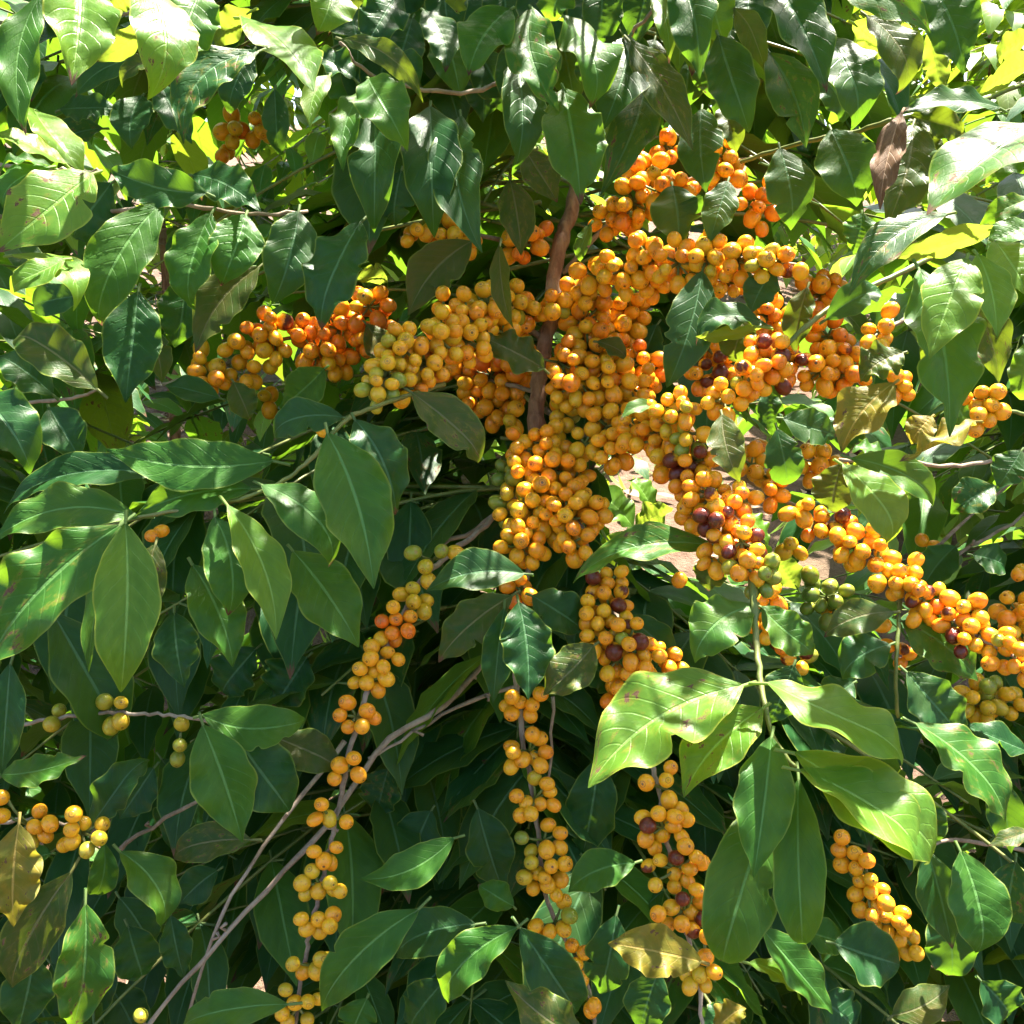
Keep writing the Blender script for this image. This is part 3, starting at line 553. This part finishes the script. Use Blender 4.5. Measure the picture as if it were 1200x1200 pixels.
for tr, mk, r0, r1, pts in BR:
    mb = MB(); p3 = px([(a, b, c + (.010 if mk == 'T' else 0)) for a, b, c in pts])
    c = stem(mb, p3, r0 * K(pts[0][2]), r1 * K(pts[-1][2]), wob={'B': .0016, 'T': .001, 'G': .0004}[mk], sub=3 if mk == 'B' else 7)
    if mk == 'B':                                                          # dead spurs at the nodes
        for p in c[3::5]:
            v = Vector((random.uniform(-1, 1), random.uniform(-1, 0), random.uniform(-.6, 1))).normalized()
            tube(mb, [p, p + v * .006, p + v * .006 + Vector((random.uniform(-.004, .004), 0, random.uniform(-.003, .005)))], [.0011, .0009, .0013], 5)
    o = mb.build('branch', MT[mk], ROOT[tr], origin=p3[0], uv=False)
    if mk in BLAB: o['label'] = BLAB[mk]
# ------------------------------------------------------------------ cherries
PLACED = []
CL = []          # clusters: dict(tree, center, berries=[(c, out, r, ripe, spot)])
def mixture(k):
    """ripeness and dark spotting of one cherry for a kind of cluster"""
    u = random.random()
    if k == 'o': return (random.gauss(.665, .075), .78 if u < .012 else random.random() * .22)
    if k == 'd': return (random.gauss(.78, .08), .75 if u < .015 else random.random() * .25)  # redder: back light shining through the cherries is put into their tone
    if k == 'm': return (random.gauss(.72, .07), random.uniform(.62, .98) if u < .42 else random.random() * .30)
    if k == 'v': return (random.gauss(.54, .09) if u < .75 else random.gauss(.16, .07), random.random() * .2)
    if k == 'n': return (random.gauss(.62, .07) if u < .88 else random.gauss(.25, .05), random.random() * .2)
    if k == 'z': return (random.gauss(.08, .05), .0)
    return (.7, 0)
def cluster(tr, x, y, d, r, k, n=None, bpx=11.2, core=.35):
    """cherries packed round a node of the branch"""
    C = P(x, y, d); rad = r * K(d); br0 = 9.6 * K(d)
    got = []; tries = 0
    want = n if n else max(2, int(1.6 * (r / 9.6) ** 1.95))
    while len(got) < want and tries < want * 60:
        tries += 1
        v = Vector((random.gauss(0, 1), random.gauss(0, 1), random.gauss(0, 1))).normalized()
        dist = rad * (core + (1 - core) * random.random() ** .6)
        v2 = v.copy(); c = C + RT * v.x * dist + FW * v.y * dist * .85 + UP * v.z * dist
        br = br0 * random.uniform(.82, 1.14)
        pv = c - CAM; pd = pv.dot(FW); qx = 600 + pv.x / pd / TH * 600; qy = 600 - pv.dot(UP) / pd / TH * 600
        if qy < 505 and not 346 < qy < 372 and abs(qx - float(np.interp(qy, [235, 290, 370, 440, 505], [672, 655, 645, 632, 628]))) < (21 if 372 < qy < 410 or qy < 300 or qy > 465 else 12): continue
        if all((c - p).length > (br + q) * .90 for p, q in PLACED):
            PLACED.append((c, br)); rp, sp = mixture(k); got.append((c, v + Vector((0, -.25, -.15)), br, min(1, max(0, rp)), sp))
    if got: CL.append(dict(tree=tr, c=C, b=got, d=d))
def exact(tr, d, items, jit=.006, hi=True):
    """cherries given one by one: x, y, ripeness[, spot]"""
    cx = sum(i[0] for i in items) / len(items); cy = sum(i[1] for i in items) / len(items); C = P(cx, cy, d + .004); got = []
    for it in items:
        dd = d + random.uniform(-jit, jit); c = P(it[0], it[1], dd); br = 9.4 * K(d) * random.uniform(.88, 1.08)
        for _ in range(6):
            for p, q in PLACED:
                v = c - p
                if v.length < (br + q) * .9: c = p + (v + Vector((0, 1e-4, 0))).normalized() * (br + q) * .9
        PLACED.append((c, br))
        o = (c - C); o = o.normalized() if o.length > 1e-4 else Vector((0, -1, 0))
        got.append((c, o + Vector((random.uniform(-.3, .3), -.7, random.uniform(-.5, .1))), br, it[2] + random.uniform(-.03, .03), it[3] if len(it) > 3 else random.random() * .2))
    CL.append(dict(tree=tr, c=C, b=got, d=d, exact=hi))
def Z(x0, y0, L): return [(x0 + a[0] / 3.75, y0 + a[1] / 3.75) + tuple(a[2:]) for a in L]
# hanging branch on the left, node by node
exact('M', .695, Z(300,600,[(745,240,.40),(755,290,.52),(690,180,.20),(815,172,.18),(872,180,.45)]))
exact('M', .685, Z(300,600,[(690,335,.42),(692,395,.45),(748,388,.45),(740,438,.48),(640,362,.55)]))
exact('M', .675, Z(300,600,[(603,418,.55),(612,458,.85),(678,460,.72),(554,480,.92),(604,515,.85),(668,522,.90),(560,552,.66),(612,562,.86)]))
exact('M', .665, Z(300,600,[(510,592,.64),(578,618,.66),(612,640,.66),(505,630,.66),(560,680,.64)]))
exact('M', .66, Z(300,600,[(462,685,.58),(520,702,.58),(434,750,.62),(475,752,.60),(534,782,.70),(552,725,.62)]))
exact('M', .65, Z(300,600,[(402,838,.74),(372,888,.76),(488,874,.74),(405,944,.70),(466,942,.70),(515,902,.74)]))
exact('M', .645, Z(300,880,[(370,62,.70),(430,32,.68),(450,105,.74),(345,122,.70)]))
exact('M', .64, Z(300,880,[(288,235,.68),(260,300,.72),(322,298,.38),(397,312,.66)]))
exact('M', .64, Z(300,880,[(353,424,.70),(255,442,.66),(290,476,.68),(328,492,.66)]))
exact('M', .635, Z(300,880,[(248,528,.40),(211,572,.50),(275,615,.54),(236,625,.46),(325,580,.40),(360,610,.44),(318,604,.44)]))
exact('M', .632, Z(300,880,[(198,738,.60),(275,740,.60),(335,722,.62),(225,778,.54),(275,790,.56),(330,752,.6)]))
exact('M', .63, Z(300,880,[(162,936,.40),(210,970,.62),(286,915,.42),(318,918,.38),(262,968,.42)]))
exact('M', .63, Z(300,880,[(130,1050,.38),(172,1106,.54),(228,1102,.50),(274,1090,.44),(115,1155,.50),(136,1185,.44),(225,1180,.40)]))
# middle hanging branch
exact('M', .69, Z(600,600,[(-25,850,.68),(36,836,.70),(84,846,.68),(82,884,.68),(-5,880,.70),(112,818,.70),(14,822,.66)]))
exact('M', .685, Z(600,600,[(90,978,.68),(120,996,.70),(-2,1030,.66),(146,1050,.70),(48,1088,.68),(95,1080,.68),(125,1110,.68),(12,1110,.66),(30,1075,.68)]))
exact('M', .68, Z(600,880,[(20,198,.68),(62,228,.68),(44,270,.68),(124,233,.68),(175,238,.68),(154,145,.70),(170,200,.68),(100,118,.40),(60,268,.66)]))
exact('M', .68, Z(600,880,[(159,326,.66),(203,356,.66),(42,382,.10),(84,440,.34),(152,434,.66),(196,424,.66)]))
exact('M', .68, Z(600,880,[(85,490,.40),(54,555,.42),(111,536,.54),(172,506,.62),(216,500,.62),(94,604,.56),(156,588,.62),(212,566,.64),(185,622,.62),(140,560,.60)]))
exact('M', .68, Z(600,880,[(228,662,.52),(252,724,.28),(104,770,.66),(166,794,.64),(228,780,.56),(130,825,.62)]))
exact('M', .685, Z(600,880,[(264,855,.66),(304,880,.64),(222,902,.62),(287,932,.66),(304,1004,.66),(345,1140,.76),(362,1120,.76)]))
# right hanging branch
exact('M', .60, Z(600,880,[(678,128,.62),(590,140,.66),(690,95,.66),(690,215,.64),(735,250,.66)]))
exact('M', .59, Z(600,880,[(644,276,.64),(597,328,.6,1.0),(582,305,.66),(706,326,.66),(762,298,.66),(666,360,.66),(738,368,.66),(588,385,.68),(626,410,.66),(715,290,.66)]))
exact('M', .585, Z(600,880,[(652,480,.56),(612,500,.58,.62),(722,470,.6,1.0),(752,434,.64),(714,535,.62),(780,518,.64),(830,494,.66),(795,452,.66),(630,590,.55),(714,590,.64),(770,570,.66)]))
exact('M', .58, Z(600,880,[(700,688,.60),(642,716,.66),(782,712,.62),(750,650,.6,.98),(810,610,.64),(835,664,.66,.62),(746,760,.68),(686,766,.70),(838,740,.6,.98),(806,765,.66,.66)]))
exact('M', .575, Z(600,880,[(858,815,.64),(850,905,.64),(826,982,.42),(782,1034,.46),(850,1028,.52),(870,975,.56),(800,1000,.46)]))
# lower right
exact('R', .66, Z(880,880,[(456,450,.66),(488,470,.66),(462,514,.62),(480,572,.64),(526,564,.54),(460,628,.64),(526,620,.66),(580,608,.66),(478,690,.64),(540,686,.66),(582,668,.66),(525,722,.64)]))
exact('R', .665, Z(880,880,[(588,724,.62),(666,710,.58),(648,752,.62),(600,796,.58),(545,770,.5),(668,776,.60)]))
exact('R', .67, Z(880,880,[(650,826,.58),(706,820,.58),(685,882,.52),(715,884,.54),(660,890,.52),(402,440,.72),(398,495,.66),(400,380,.74)]))
# left neighbour
exact('L', .62, Z(0,880,[(174,265,.64),(152,333,.66),(220,320,.66),(92,378,.42),(142,400,.30),(182,375,.64),(5,205,.66),(5,285,.64)]))
exact('L', .62, Z(0,880,[(324,278,.62),(314,345,.60),(370,320,.46),(285,412,.60),(316,385,.58),(450,322,.46),(436,384,.40),(382,436,.26)]))
exact('L', .70, Z(0,600,[(260,872,.28),(228,932,.26)])); exact('L', .685, Z(0,600,[(460,835,.24),(532,838,.36),(490,940,.30),(530,920,.34)]))
exact('L', .665, Z(0,600,[(798,932,.32),(790,1025,.16),(780,1085,.12)])); exact('L', .63, [(165,1190,.20)])
exact('M', .70, [(178,628,.80),(182,626,.76)])
exact('R', .63, Z(880,300,[(1015,600,.62),(1060,598,.62),(1000,645,.64),(1040,650,.62),(1075,650,.62),(1000,690,.64),(1048,695,.60),(1005,722,.64),(990,620,.64)]))
exact('R', .645, Z(880,300,[(518,322,.66),(594,308,.66),(515,382,.66),(590,362,.66),(565,392,.66),(612,240,.68)]))
# dense clusters: tree, x, y, depth, radius, kind
for c in [
('M',610,285,.79,24,'d'),('M',632,278,.80,18,'d'),('M',525,270,.76,24,'o'),('M',553,285,.76,14,'o'),('M',485,275,.75,17,'o'),
('M',718,258,.78,24,'o'),('M',742,238,.76,28,'o'),('M',770,225,.75,26,'o'),('M',757,200,.77,22,'o'),('M',800,222,.75,18,'o'),('M',780,170,.78,20,'d'),('M',744,182,.79,18,'d'),
('M',848,186,.72,22,'o'),('M',848,208,.72,20,'o'),('M',888,245,.74,24,'d'),('M',910,248,.74,14,'d'),('M',903,214,.74,9,'o'),
('M',695,322,.76,24,'o'),('M',728,318,.73,28,'o'),('M',760,302,.72,28,'o'),('M',795,308,.70,28,'o'),('M',828,300,.69,28,'n'),('M',865,306,.68,26,'o'),('M',893,312,.67,22,'n'),('M',765,325,.74,24,'o'),('M',850,328,.70,22,'o'),('M',912,306,.67,18,'m'),('M',938,312,.66,9,'o'),
('M',605,355,.76,26,'n'),('M',572,358,.72,26,'n'),('M',548,370,.71,28,'n'),('M',545,398,.70,30,'o'),('M',515,398,.68,32,'o'),('M',498,425,.67,30,'o'),('M',475,412,.66,28,'n'),('M',455,440,.65,26,'v'),('M',440,455,.64,22,'v'),('M',475,455,.66,22,'o'),('M',520,360,.72,16,'o'),('M',590,390,.74,24,'o'),
('M',432,360,.89,26,'d'),('M',432,390,.90,28,'d'),('M',398,385,.90,26,'d'),('M',372,410,.89,30,'d'),('M',360,385,.90,20,'d'),('M',312,388,.88,24,'d'),('M',322,402,.88,22,'o'),('M',280,405,.88,18,'n'),('M',285,440,.88,20,'o'),('M',245,440,.87,24,'o'),('M',318,428,.88,12,'o'),('M',235,418,.88,11,'o'),('M',178,384,.90,9,'o'),('M',400,420,.9,22,'d'),
('M',618,375,.79,28,'o'),('M',650,355,.76,20,'n'),('M',672,345,.78,22,'o'),('M',682,378,.78,34,'o'),('M',690,410,.77,34,'o'),('M',722,385,.80,30,'d'),('M',735,365,.80,24,'o'),('M',655,425,.76,32,'d'),('M',680,445,.75,36,'o'),('M',712,445,.75,34,'n'),('M',740,455,.75,30,'o'),('M',750,425,.78,26,'d'),('M',645,455,.76,26,'o'),('M',725,475,.74,20,'o'),('M',760,440,.78,18,'d'),
('M',575,440,.86,28,'d'),('M',600,455,.86,28,'d'),('M',545,430,.88,26,'d'),('M',560,460,.87,26,'d'),('M',580,475,.86,24,'d'),('M',595,490,.85,20,'v'),('M',610,410,.84,28,'d'),
('M',660,485,.76,20,'v'),('M',685,520,.74,20,'v'),('M',710,500,.74,24,'o'),('M',718,525,.73,26,'o'),('M',745,505,.71,28,'o'),('M',775,515,.69,32,'o'),('M',782,488,.66,24,'n'),('M',800,480,.65,22,'n'),('M',808,508,.65,24,'n'),('M',785,535,.67,26,'o'),('M',812,540,.65,28,'m'),('M',808,562,.65,24,'m'),('M',832,580,.63,28,'o'),('M',815,600,.64,24,'o'),('M',845,605,.61,30,'m'),('M',865,590,.62,22,'o'),('M',845,630,.61,26,'o'),('M',868,635,.60,26,'m'),('M',872,660,.59,24,'n'),('M',888,672,.59,24,'z'),('M',885,690,.59,14,'z'),('M',833,655,.61,16,'o'),
('M',615,525,.75,26,'o'),('M',640,520,.75,26,'n'),('M',645,550,.74,32,'o'),('M',615,560,.74,26,'v'),('M',660,580,.73,32,'o'),('M',630,585,.73,30,'n'),('M',605,600,.73,26,'v'),('M',635,610,.72,30,'o'),('M',665,610,.71,32,'o'),('M',690,605,.71,24,'o'),('M',610,640,.71,28,'o'),('M',600,560,.75,20,'z'),('M',675,560,.74,20,'o'),('M',672,635,.70,22,'o'),('M',660,540,.74,22,'o'),
('M',700,690,.69,20,'m'),('M',715,680,.69,18,'o'),('M',715,712,.685,24,'m'),('M',695,722,.68,20,'o'),('M',710,750,.675,26,'n'),('M',735,752,.67,28,'m'),('M',752,770,.67,28,'o'),('M',725,770,.67,24,'o'),('M',735,800,.68,20,'o'),('M',722,815,.69,14,'m'),('M',788,775,.70,16,'o'),('M',612,690,.70,20,'d'),('M',798,675,.70,9,'o'),
('M',905,580,.74,20,'d'),('M',900,560,.76,18,'o'),('M',880,545,.78,20,'o'),('M',940,600,.72,17,'o'),('M',955,612,.72,20,'o'),('M',985,622,.71,20,'m'),('M',1000,640,.70,20,'o'),('M',1010,625,.70,17,'o'),('M',1028,655,.69,22,'o'),('M',1040,680,.68,22,'o'),('M',1065,668,.68,17,'o'),('M',1062,690,.67,20,'o'),('M',1082,700,.66,16,'m'),('M',1100,700,.66,14,'o'),('M',1080,718,.66,16,'o'),('M',1118,735,.65,19,'m'),('M',1140,720,.65,19,'o'),('M',1150,742,.64,20,'o'),('M',1130,750,.64,16,'m'),('M',1165,750,.635,19,'n'),('M',1190,765,.62,17,'o'),('M',1172,778,.63,14,'m'),('M',1198,788,.62,14,'n'),
('R',1190,715,.74,24,'o'),('R',1192,735,.74,22,'o'),('R',1195,670,.76,12,'o'),('R',1150,822,.80,26,'v'),('R',1175,820,.80,22,'n'),('R',1135,815,.80,14,'v'),
('M',968,700,.86,26,'z'),('M',978,715,.86,22,'v'),('M',955,685,.86,14,'v'),('M',925,760,.72,20,'m'),('M',940,775,.73,11,'n'),('M',905,700,.70,16,'o'),('M',900,735,.69,18,'o'),('M',1040,735,.69,11,'o'),('M',1050,760,.68,12,'m'),('M',1060,775,.68,11,'d'),('M',930,640,.86,14,'v'),('M',1000,665,.76,9,'v'),
('R',900,370,.74,26,'d'),('R',915,390,.74,24,'m'),('R',830,408,.73,20,'m'),('R',820,440,.73,20,'m'),('R',842,432,.72,20,'m'),('R',885,408,.64,18,'m'),('R',905,420,.64,24,'m'),('R',880,440,.63,20,'m'),('R',848,468,.64,22,'n'),('R',880,455,.64,18,'n'),('R',910,440,.64,18,'m'),
('R',970,395,.78,26,'d'),('R',985,415,.77,24,'m'),('R',960,435,.76,24,'o'),('R',985,440,.76,24,'d'),('R',935,430,.76,20,'m'),('R',1000,438,.77,16,'o'),('R',960,345,.82,24,'d'),('R',980,340,.82,16,'d'),
('R',960,545,.84,24,'o'),('R',975,550,.84,18,'o'),('R',880,530,.86,18,'o'),('R',1050,455,.72,18,'o'),('R',1085,640,.92,10,'o'),('R',1108,652,.92,8,'o'),('R',1085,660,.92,8,'o'),
('M',275,152,.98,18,'o'),('M',300,150,.98,18,'o'),('M',320,138,.98,14,'o'),('M',265,180,.98,12,'d'),('L',40,515,.80,12,'d'),('M',315,470,.95,14,'o'),('M',345,490,.70,10,'d'),('M',380,510,.68,9,'o'),
]: cluster(*c)
# cherries: a hundred of the largest on each tree are separate, the others belong to their cluster's mesh
def depth(c): return (c - CAM).dot(FW)
for tr in 'MLR':
    allb = [(q[0] and 0) if False else (depth(q[0]) - (.1 if cl.get('exact') else 0), ci, bi) for ci, cl in enumerate(CL) if cl['tree'] == tr for bi, q in enumerate(cl['b'])]
    allb.sort(); single = set((a[1], a[2]) for a in allb[:100])
    rest = sorted([ci for ci, cl in enumerate(CL) if cl['tree'] == tr], key=lambda i: CL[i]['d'])
    for ci in rest:
        cl = CL[ci]; C = cl['c']; mb = MB()
        for q in cl['b']:                                                  # the short stalks hold every cherry to its node
            tube(mb, [C, (C + q[0]) / 2, q[0] - q[1].normalized() * q[2] * .8], [.0011, .0009, .0010], 5, 1, random.random())
        for bi, q in enumerate(cl['b']):
            if (ci, bi) not in single: berry(mb, *q)
        cl['ob'] = mb.build('berry_cluster', [BM, GREEN], ROOT[tr], origin=C, attrs=('rnd', 'ripe', 'spot', 'axial'), uv=False)
        for bi, q in enumerate(cl['b']):
            if (ci, bi) in single:
                m2 = MB(); berry(m2, *q, hi=True)
                o = m2.build('berry', BM, cl['ob'], origin=q[0], attrs=('rnd', 'ripe', 'spot', 'axial'), uv=False)
                if q[4] > .6: o['label'] = 'dark maroon blotched berry'
                elif q[3] < .3: o['label'] = 'green unripe berry'
# ------------------------------------------------------------------ more leafy branches of the same three trees (crown above, shaded leaves behind)
CLP = []
for cl in CL:
    for q in cl['b']:
        v = q[0] - CAM; d = v.dot(FW); CLP.append((v.x / d, v.dot(UP) / d, d))
CLP = np.array(CLP)
def blocks_sun(p, rad):
    for c, r in LITLINES:
        v = p - c; k = v.dot(sv)
        if k > .02 and (v - sv * k).length < r + rad: return True
    return False
def proj(p):
    v = p - CAM; d = v.dot(FW)
    return (600 + v.x / max(d, .01) / TH * 600, 600 - v.dot(UP) / max(d, .01) / TH * 600, d)
def hides(p, m=.022):
    """stands before the cherries, the listed leaves or a gap one sees through"""
    x, y, d = proj(p)
    if d < .05: return True
    if -40 < x < 1240 and -40 < y < 1240:
        if d < .70: return True
        a = (x - 600) / 600 * TH; b = (600 - y) / 600 * TH
        if (((CLP[:, 0] - a) ** 2 + (CLP[:, 1] - b) ** 2 < (m / d) ** 2) & (CLP[:, 2] > d - .03)).any(): return True
        if 700 < x < 900 and 540 < y < 640: return True                     # the lit path in the middle
        if 1120 < x and y < 110: return True
        if 315 < x < 365 and 130 < y < 250: return True
        if 1080 < x and 560 < y < 700 and d < 1.0: return True
        if 1040 < x < 1140 and 30 < y < 130: return True
    elif d < .45 and -300 < x < 1500 and -300 < y < 1500: return True
    return False
def leafy(mb, p0, dr, ln, n, kinds, size=.105, test=None, droop=.35, nu=10, nv=6, sun=False):
    p0 = Vector(p0); dr = Vector(dr).normalized(); pts = []
    for i in range(5):
        t = i / 4; pts.append(p0 + dr * ln * t + Vector((0, 0, -droop * ln * t * t)))
    if test:                                                              # a branch ends where it would come out in front
        for i in range(1, 5):
            if hides(pts[i]):
                ln *= (i - 1) / 4; break
        if ln < .06: return
        pts = [p0 + dr * ln * (i / 4) + Vector((0, 0, -droop * ln * (i / 4) ** 2)) for i in range(5)]
        if any(hides(q, .006) for q in pts): return
    c = spline(pts, 6); todo = []
    for i in range(n):
        t = .18 + .82 * (i + .5) / n; p = c[min(int(t * (len(c) - 1)), len(c) - 1)]
        tg = (c[min(int(t * 24) + 1, 24)] - c[max(int(t * 24) - 1, 0)]).normalized()
        sd = tg.cross(Vector((0, 0, 1)))
        sd = sd.normalized() if sd.length > .05 else Vector((1, 0, 0))
        for s in (-1, 1):
            d = (sd * s * random.uniform(.6, 1.0) + tg * random.uniform(.2, .8) + Vector((0, 0, -random.uniform(.15, .95)))).normalized()
            L = size * random.uniform(.7, 1.2); T = p + d * L
            if test:
                if any(hides(p.lerp(T, k)) for k in (0, .33, .66, 1)): continue
                if blocks_sun((p + T) / 2, .025) or blocks_sun(T, .01): continue
            nn = Vector((d.x * .6 + random.uniform(-.3, .3), d.y * .6 + random.uniform(-.3, .3), .9))
            todo.append((p, T, L, nn))
    if len(todo) < 3: return                                 # no bare rods
    tube(mb, spline(pts, 3), list(np.linspace(.0019, .0009, 13)), 5, 7)
    for p, T, L, nn in todo:
            leaf(mb, p, T, L * random.uniform(.38, .46), nn, LK.index(random.choice(kinds)), nu, nv, arch=random.uniform(.04, .14), fold=random.uniform(.1, .35), wave=random.uniform(.02, .08))
top = P(688, -20, .84)
for i in range(260):                                                        # crown of the middle tree, above the picture
    z = top.z + random.uniform(-.06, .50); a = random.uniform(0, 6.283)
    leafy(FOL['M'], (top.x, top.y, z), (math.cos(a), math.sin(a), random.uniform(.0, .5)), random.uniform(.25, .55) * (1.25 - .5 * (z - top.z) / .5), 6, 'gggmm', test=True)
for tr, ob in (('L', left), ('R', right)):
    b = ob.location
    for i in range(90):
        z = random.uniform(1.35, 2.0); a = random.uniform(0, 6.283)
        leafy(FOL[tr], (b.x, b.y, z), (math.cos(a), math.sin(a), random.uniform(.0, .5)), random.uniform(.25, .55), 6, 'gggmm', test=True)
for tr, ob, nn in (('M', main, 380), ('L', left, 370), ('R', right, 350)):
    b = ob.location
    for i in range(nn):
        z = random.uniform(.35, 1.55); a = random.uniform(0, 6.283)
        leafy(FOL[tr], (b.x + random.uniform(-.04, .04), b.y + random.uniform(-.0, .22), z), (math.cos(a), math.sin(a), random.uniform(-.1, .5)), random.uniform(.22, .62), 6, 'ggggm' if z < 1.3 else 'gggmmo', test=True)
for tr in 'MLR':
    o = FOL[tr].build('foliage', [LM[k] for k in LK] + [GREEN], ROOT[tr], origin=ROOT[tr].location); o['kind'] = 'stuff'
# ------------------------------------------------------------------ trees of the rows behind
def back_tree(x, y, h, label, kinds, nb=130, rad=.80):
    z0 = gz(x, y); t = thing('coffee_tree', label, 'tree', (x, y, z0), 'unseen coffee trees added behind the camera' if y < 0 else 'coffee trees of the rows behind')
    mb = MB(); b = Vector((x, y, z0))
    stem(mb, [b + Vector((0, 0, -.05)), b + Vector((.02, .03, h * .4)), b + Vector((-.02, .0, h * .75)), b + Vector((.01, 0, h))], .018, .004, node_every=.08)
    mb.build('trunk', BARK, t, origin=b, uv=False)
    mb = MB()
    for i in range(nb):
        q = random.uniform(.10, 1.0); a = random.uniform(0, 6.283)
        leafy(mb, b + Vector((0, 0, h * q)), (math.cos(a), math.sin(a), random.uniform(-.05, .5)), rad * random.uniform(.5, 1.0) * (1.15 - .55 * q), 6, kinds, .145, nu=5, nv=2)
    mb.build('crown', [LM[k] for k in LK] + [TWIG], t, origin=b)
random.seed(21)
for x in (-2.3, -1.2, -.2, .9, 2.0):                                       # unseen row behind the camera, added to block the low sky
    back_tree(x, -2.8 + random.uniform(-.1, .1), 1.9, 'unseen coffee tree of the row across the path, added to block low sky', 'gmmy')
back_tree(-1.75, 1.9, 2.2, 'bushy coffee tree of the second row behind the upper left corner', 'mmgy')
back_tree(-.95, 2.0, 2.3, 'coffee tree of the second row showing between the sunlit leaves at upper left', 'mmgy')
back_tree(-.25, 2.2, 2.3, 'coffee tree of the second row behind the small upper left bunch of cherries', 'mmgyy')
back_tree(-.15, 3.3, 2.4, 'coffee tree of the second row behind the upper right cherries', 'mmgy')
back_tree(1.55, 2.1, 1.75, 'sunlit coffee tree behind the right edge below the top right corner', 'myyu')
back_tree(1.75, 3.2, 2.0, 'yellow green coffee tree farther off showing between the leaves at upper right', 'myyu')
back_tree(2.35, 3.8, 2.0, 'far sunlit coffee tree in the top right corner', 'myyu')
back_tree(1.6, 5.0, 2.3, 'farthest pale coffee tree up the slope at top right', 'myyu')
back_tree(3.6, 5.2, 2.3, 'distant coffee tree up the slope beyond the top right corner', 'myyu')
back_tree(2.7, 6.4, 2.6, 'distant tall coffee tree behind the others at top right', 'myyu')
back_tree(-2.4, 3.6, 2.4, 'coffee tree of the third row beyond the top left corner', 'mmyu')
back_tree(-1.3, 3.9, 2.5, 'coffee tree of the third row glimpsed through the upper left leaves', 'mmyu')
back_tree(-.3, 4.2, 2.6, 'coffee tree of the third row behind the hanging leaves at top centre', 'mmyu')
back_tree(.5, 5.4, 2.6, 'coffee tree up the slope beyond the lit path in the middle gap', 'myyu')
# ------------------------------------------------------------------ a few low leaves of the tree at the left edge
random.seed(5)
for bx, by, tx, ty, W, d in [(60,1130,110,1215,56,.80),(135,1125,95,1200,52,.82),(125,1150,165,1230,54,.84),(40,1150,75,1235,50,.84),(90,1160,130,1240,54,.86)]:
    B = P(bx, by, d); T = P(tx, ty, d); view = (CAM - B).normalized()
    mb = MB(); leaf(mb, B, T, W * K(d), (view + Vector((random.uniform(-.2, .2), 0, .5))).normalized(), 0, bend=random.uniform(-.05, .05), fold=.25, wave=.06)
    mb.build('leaf', LM['g'], left, origin=B)
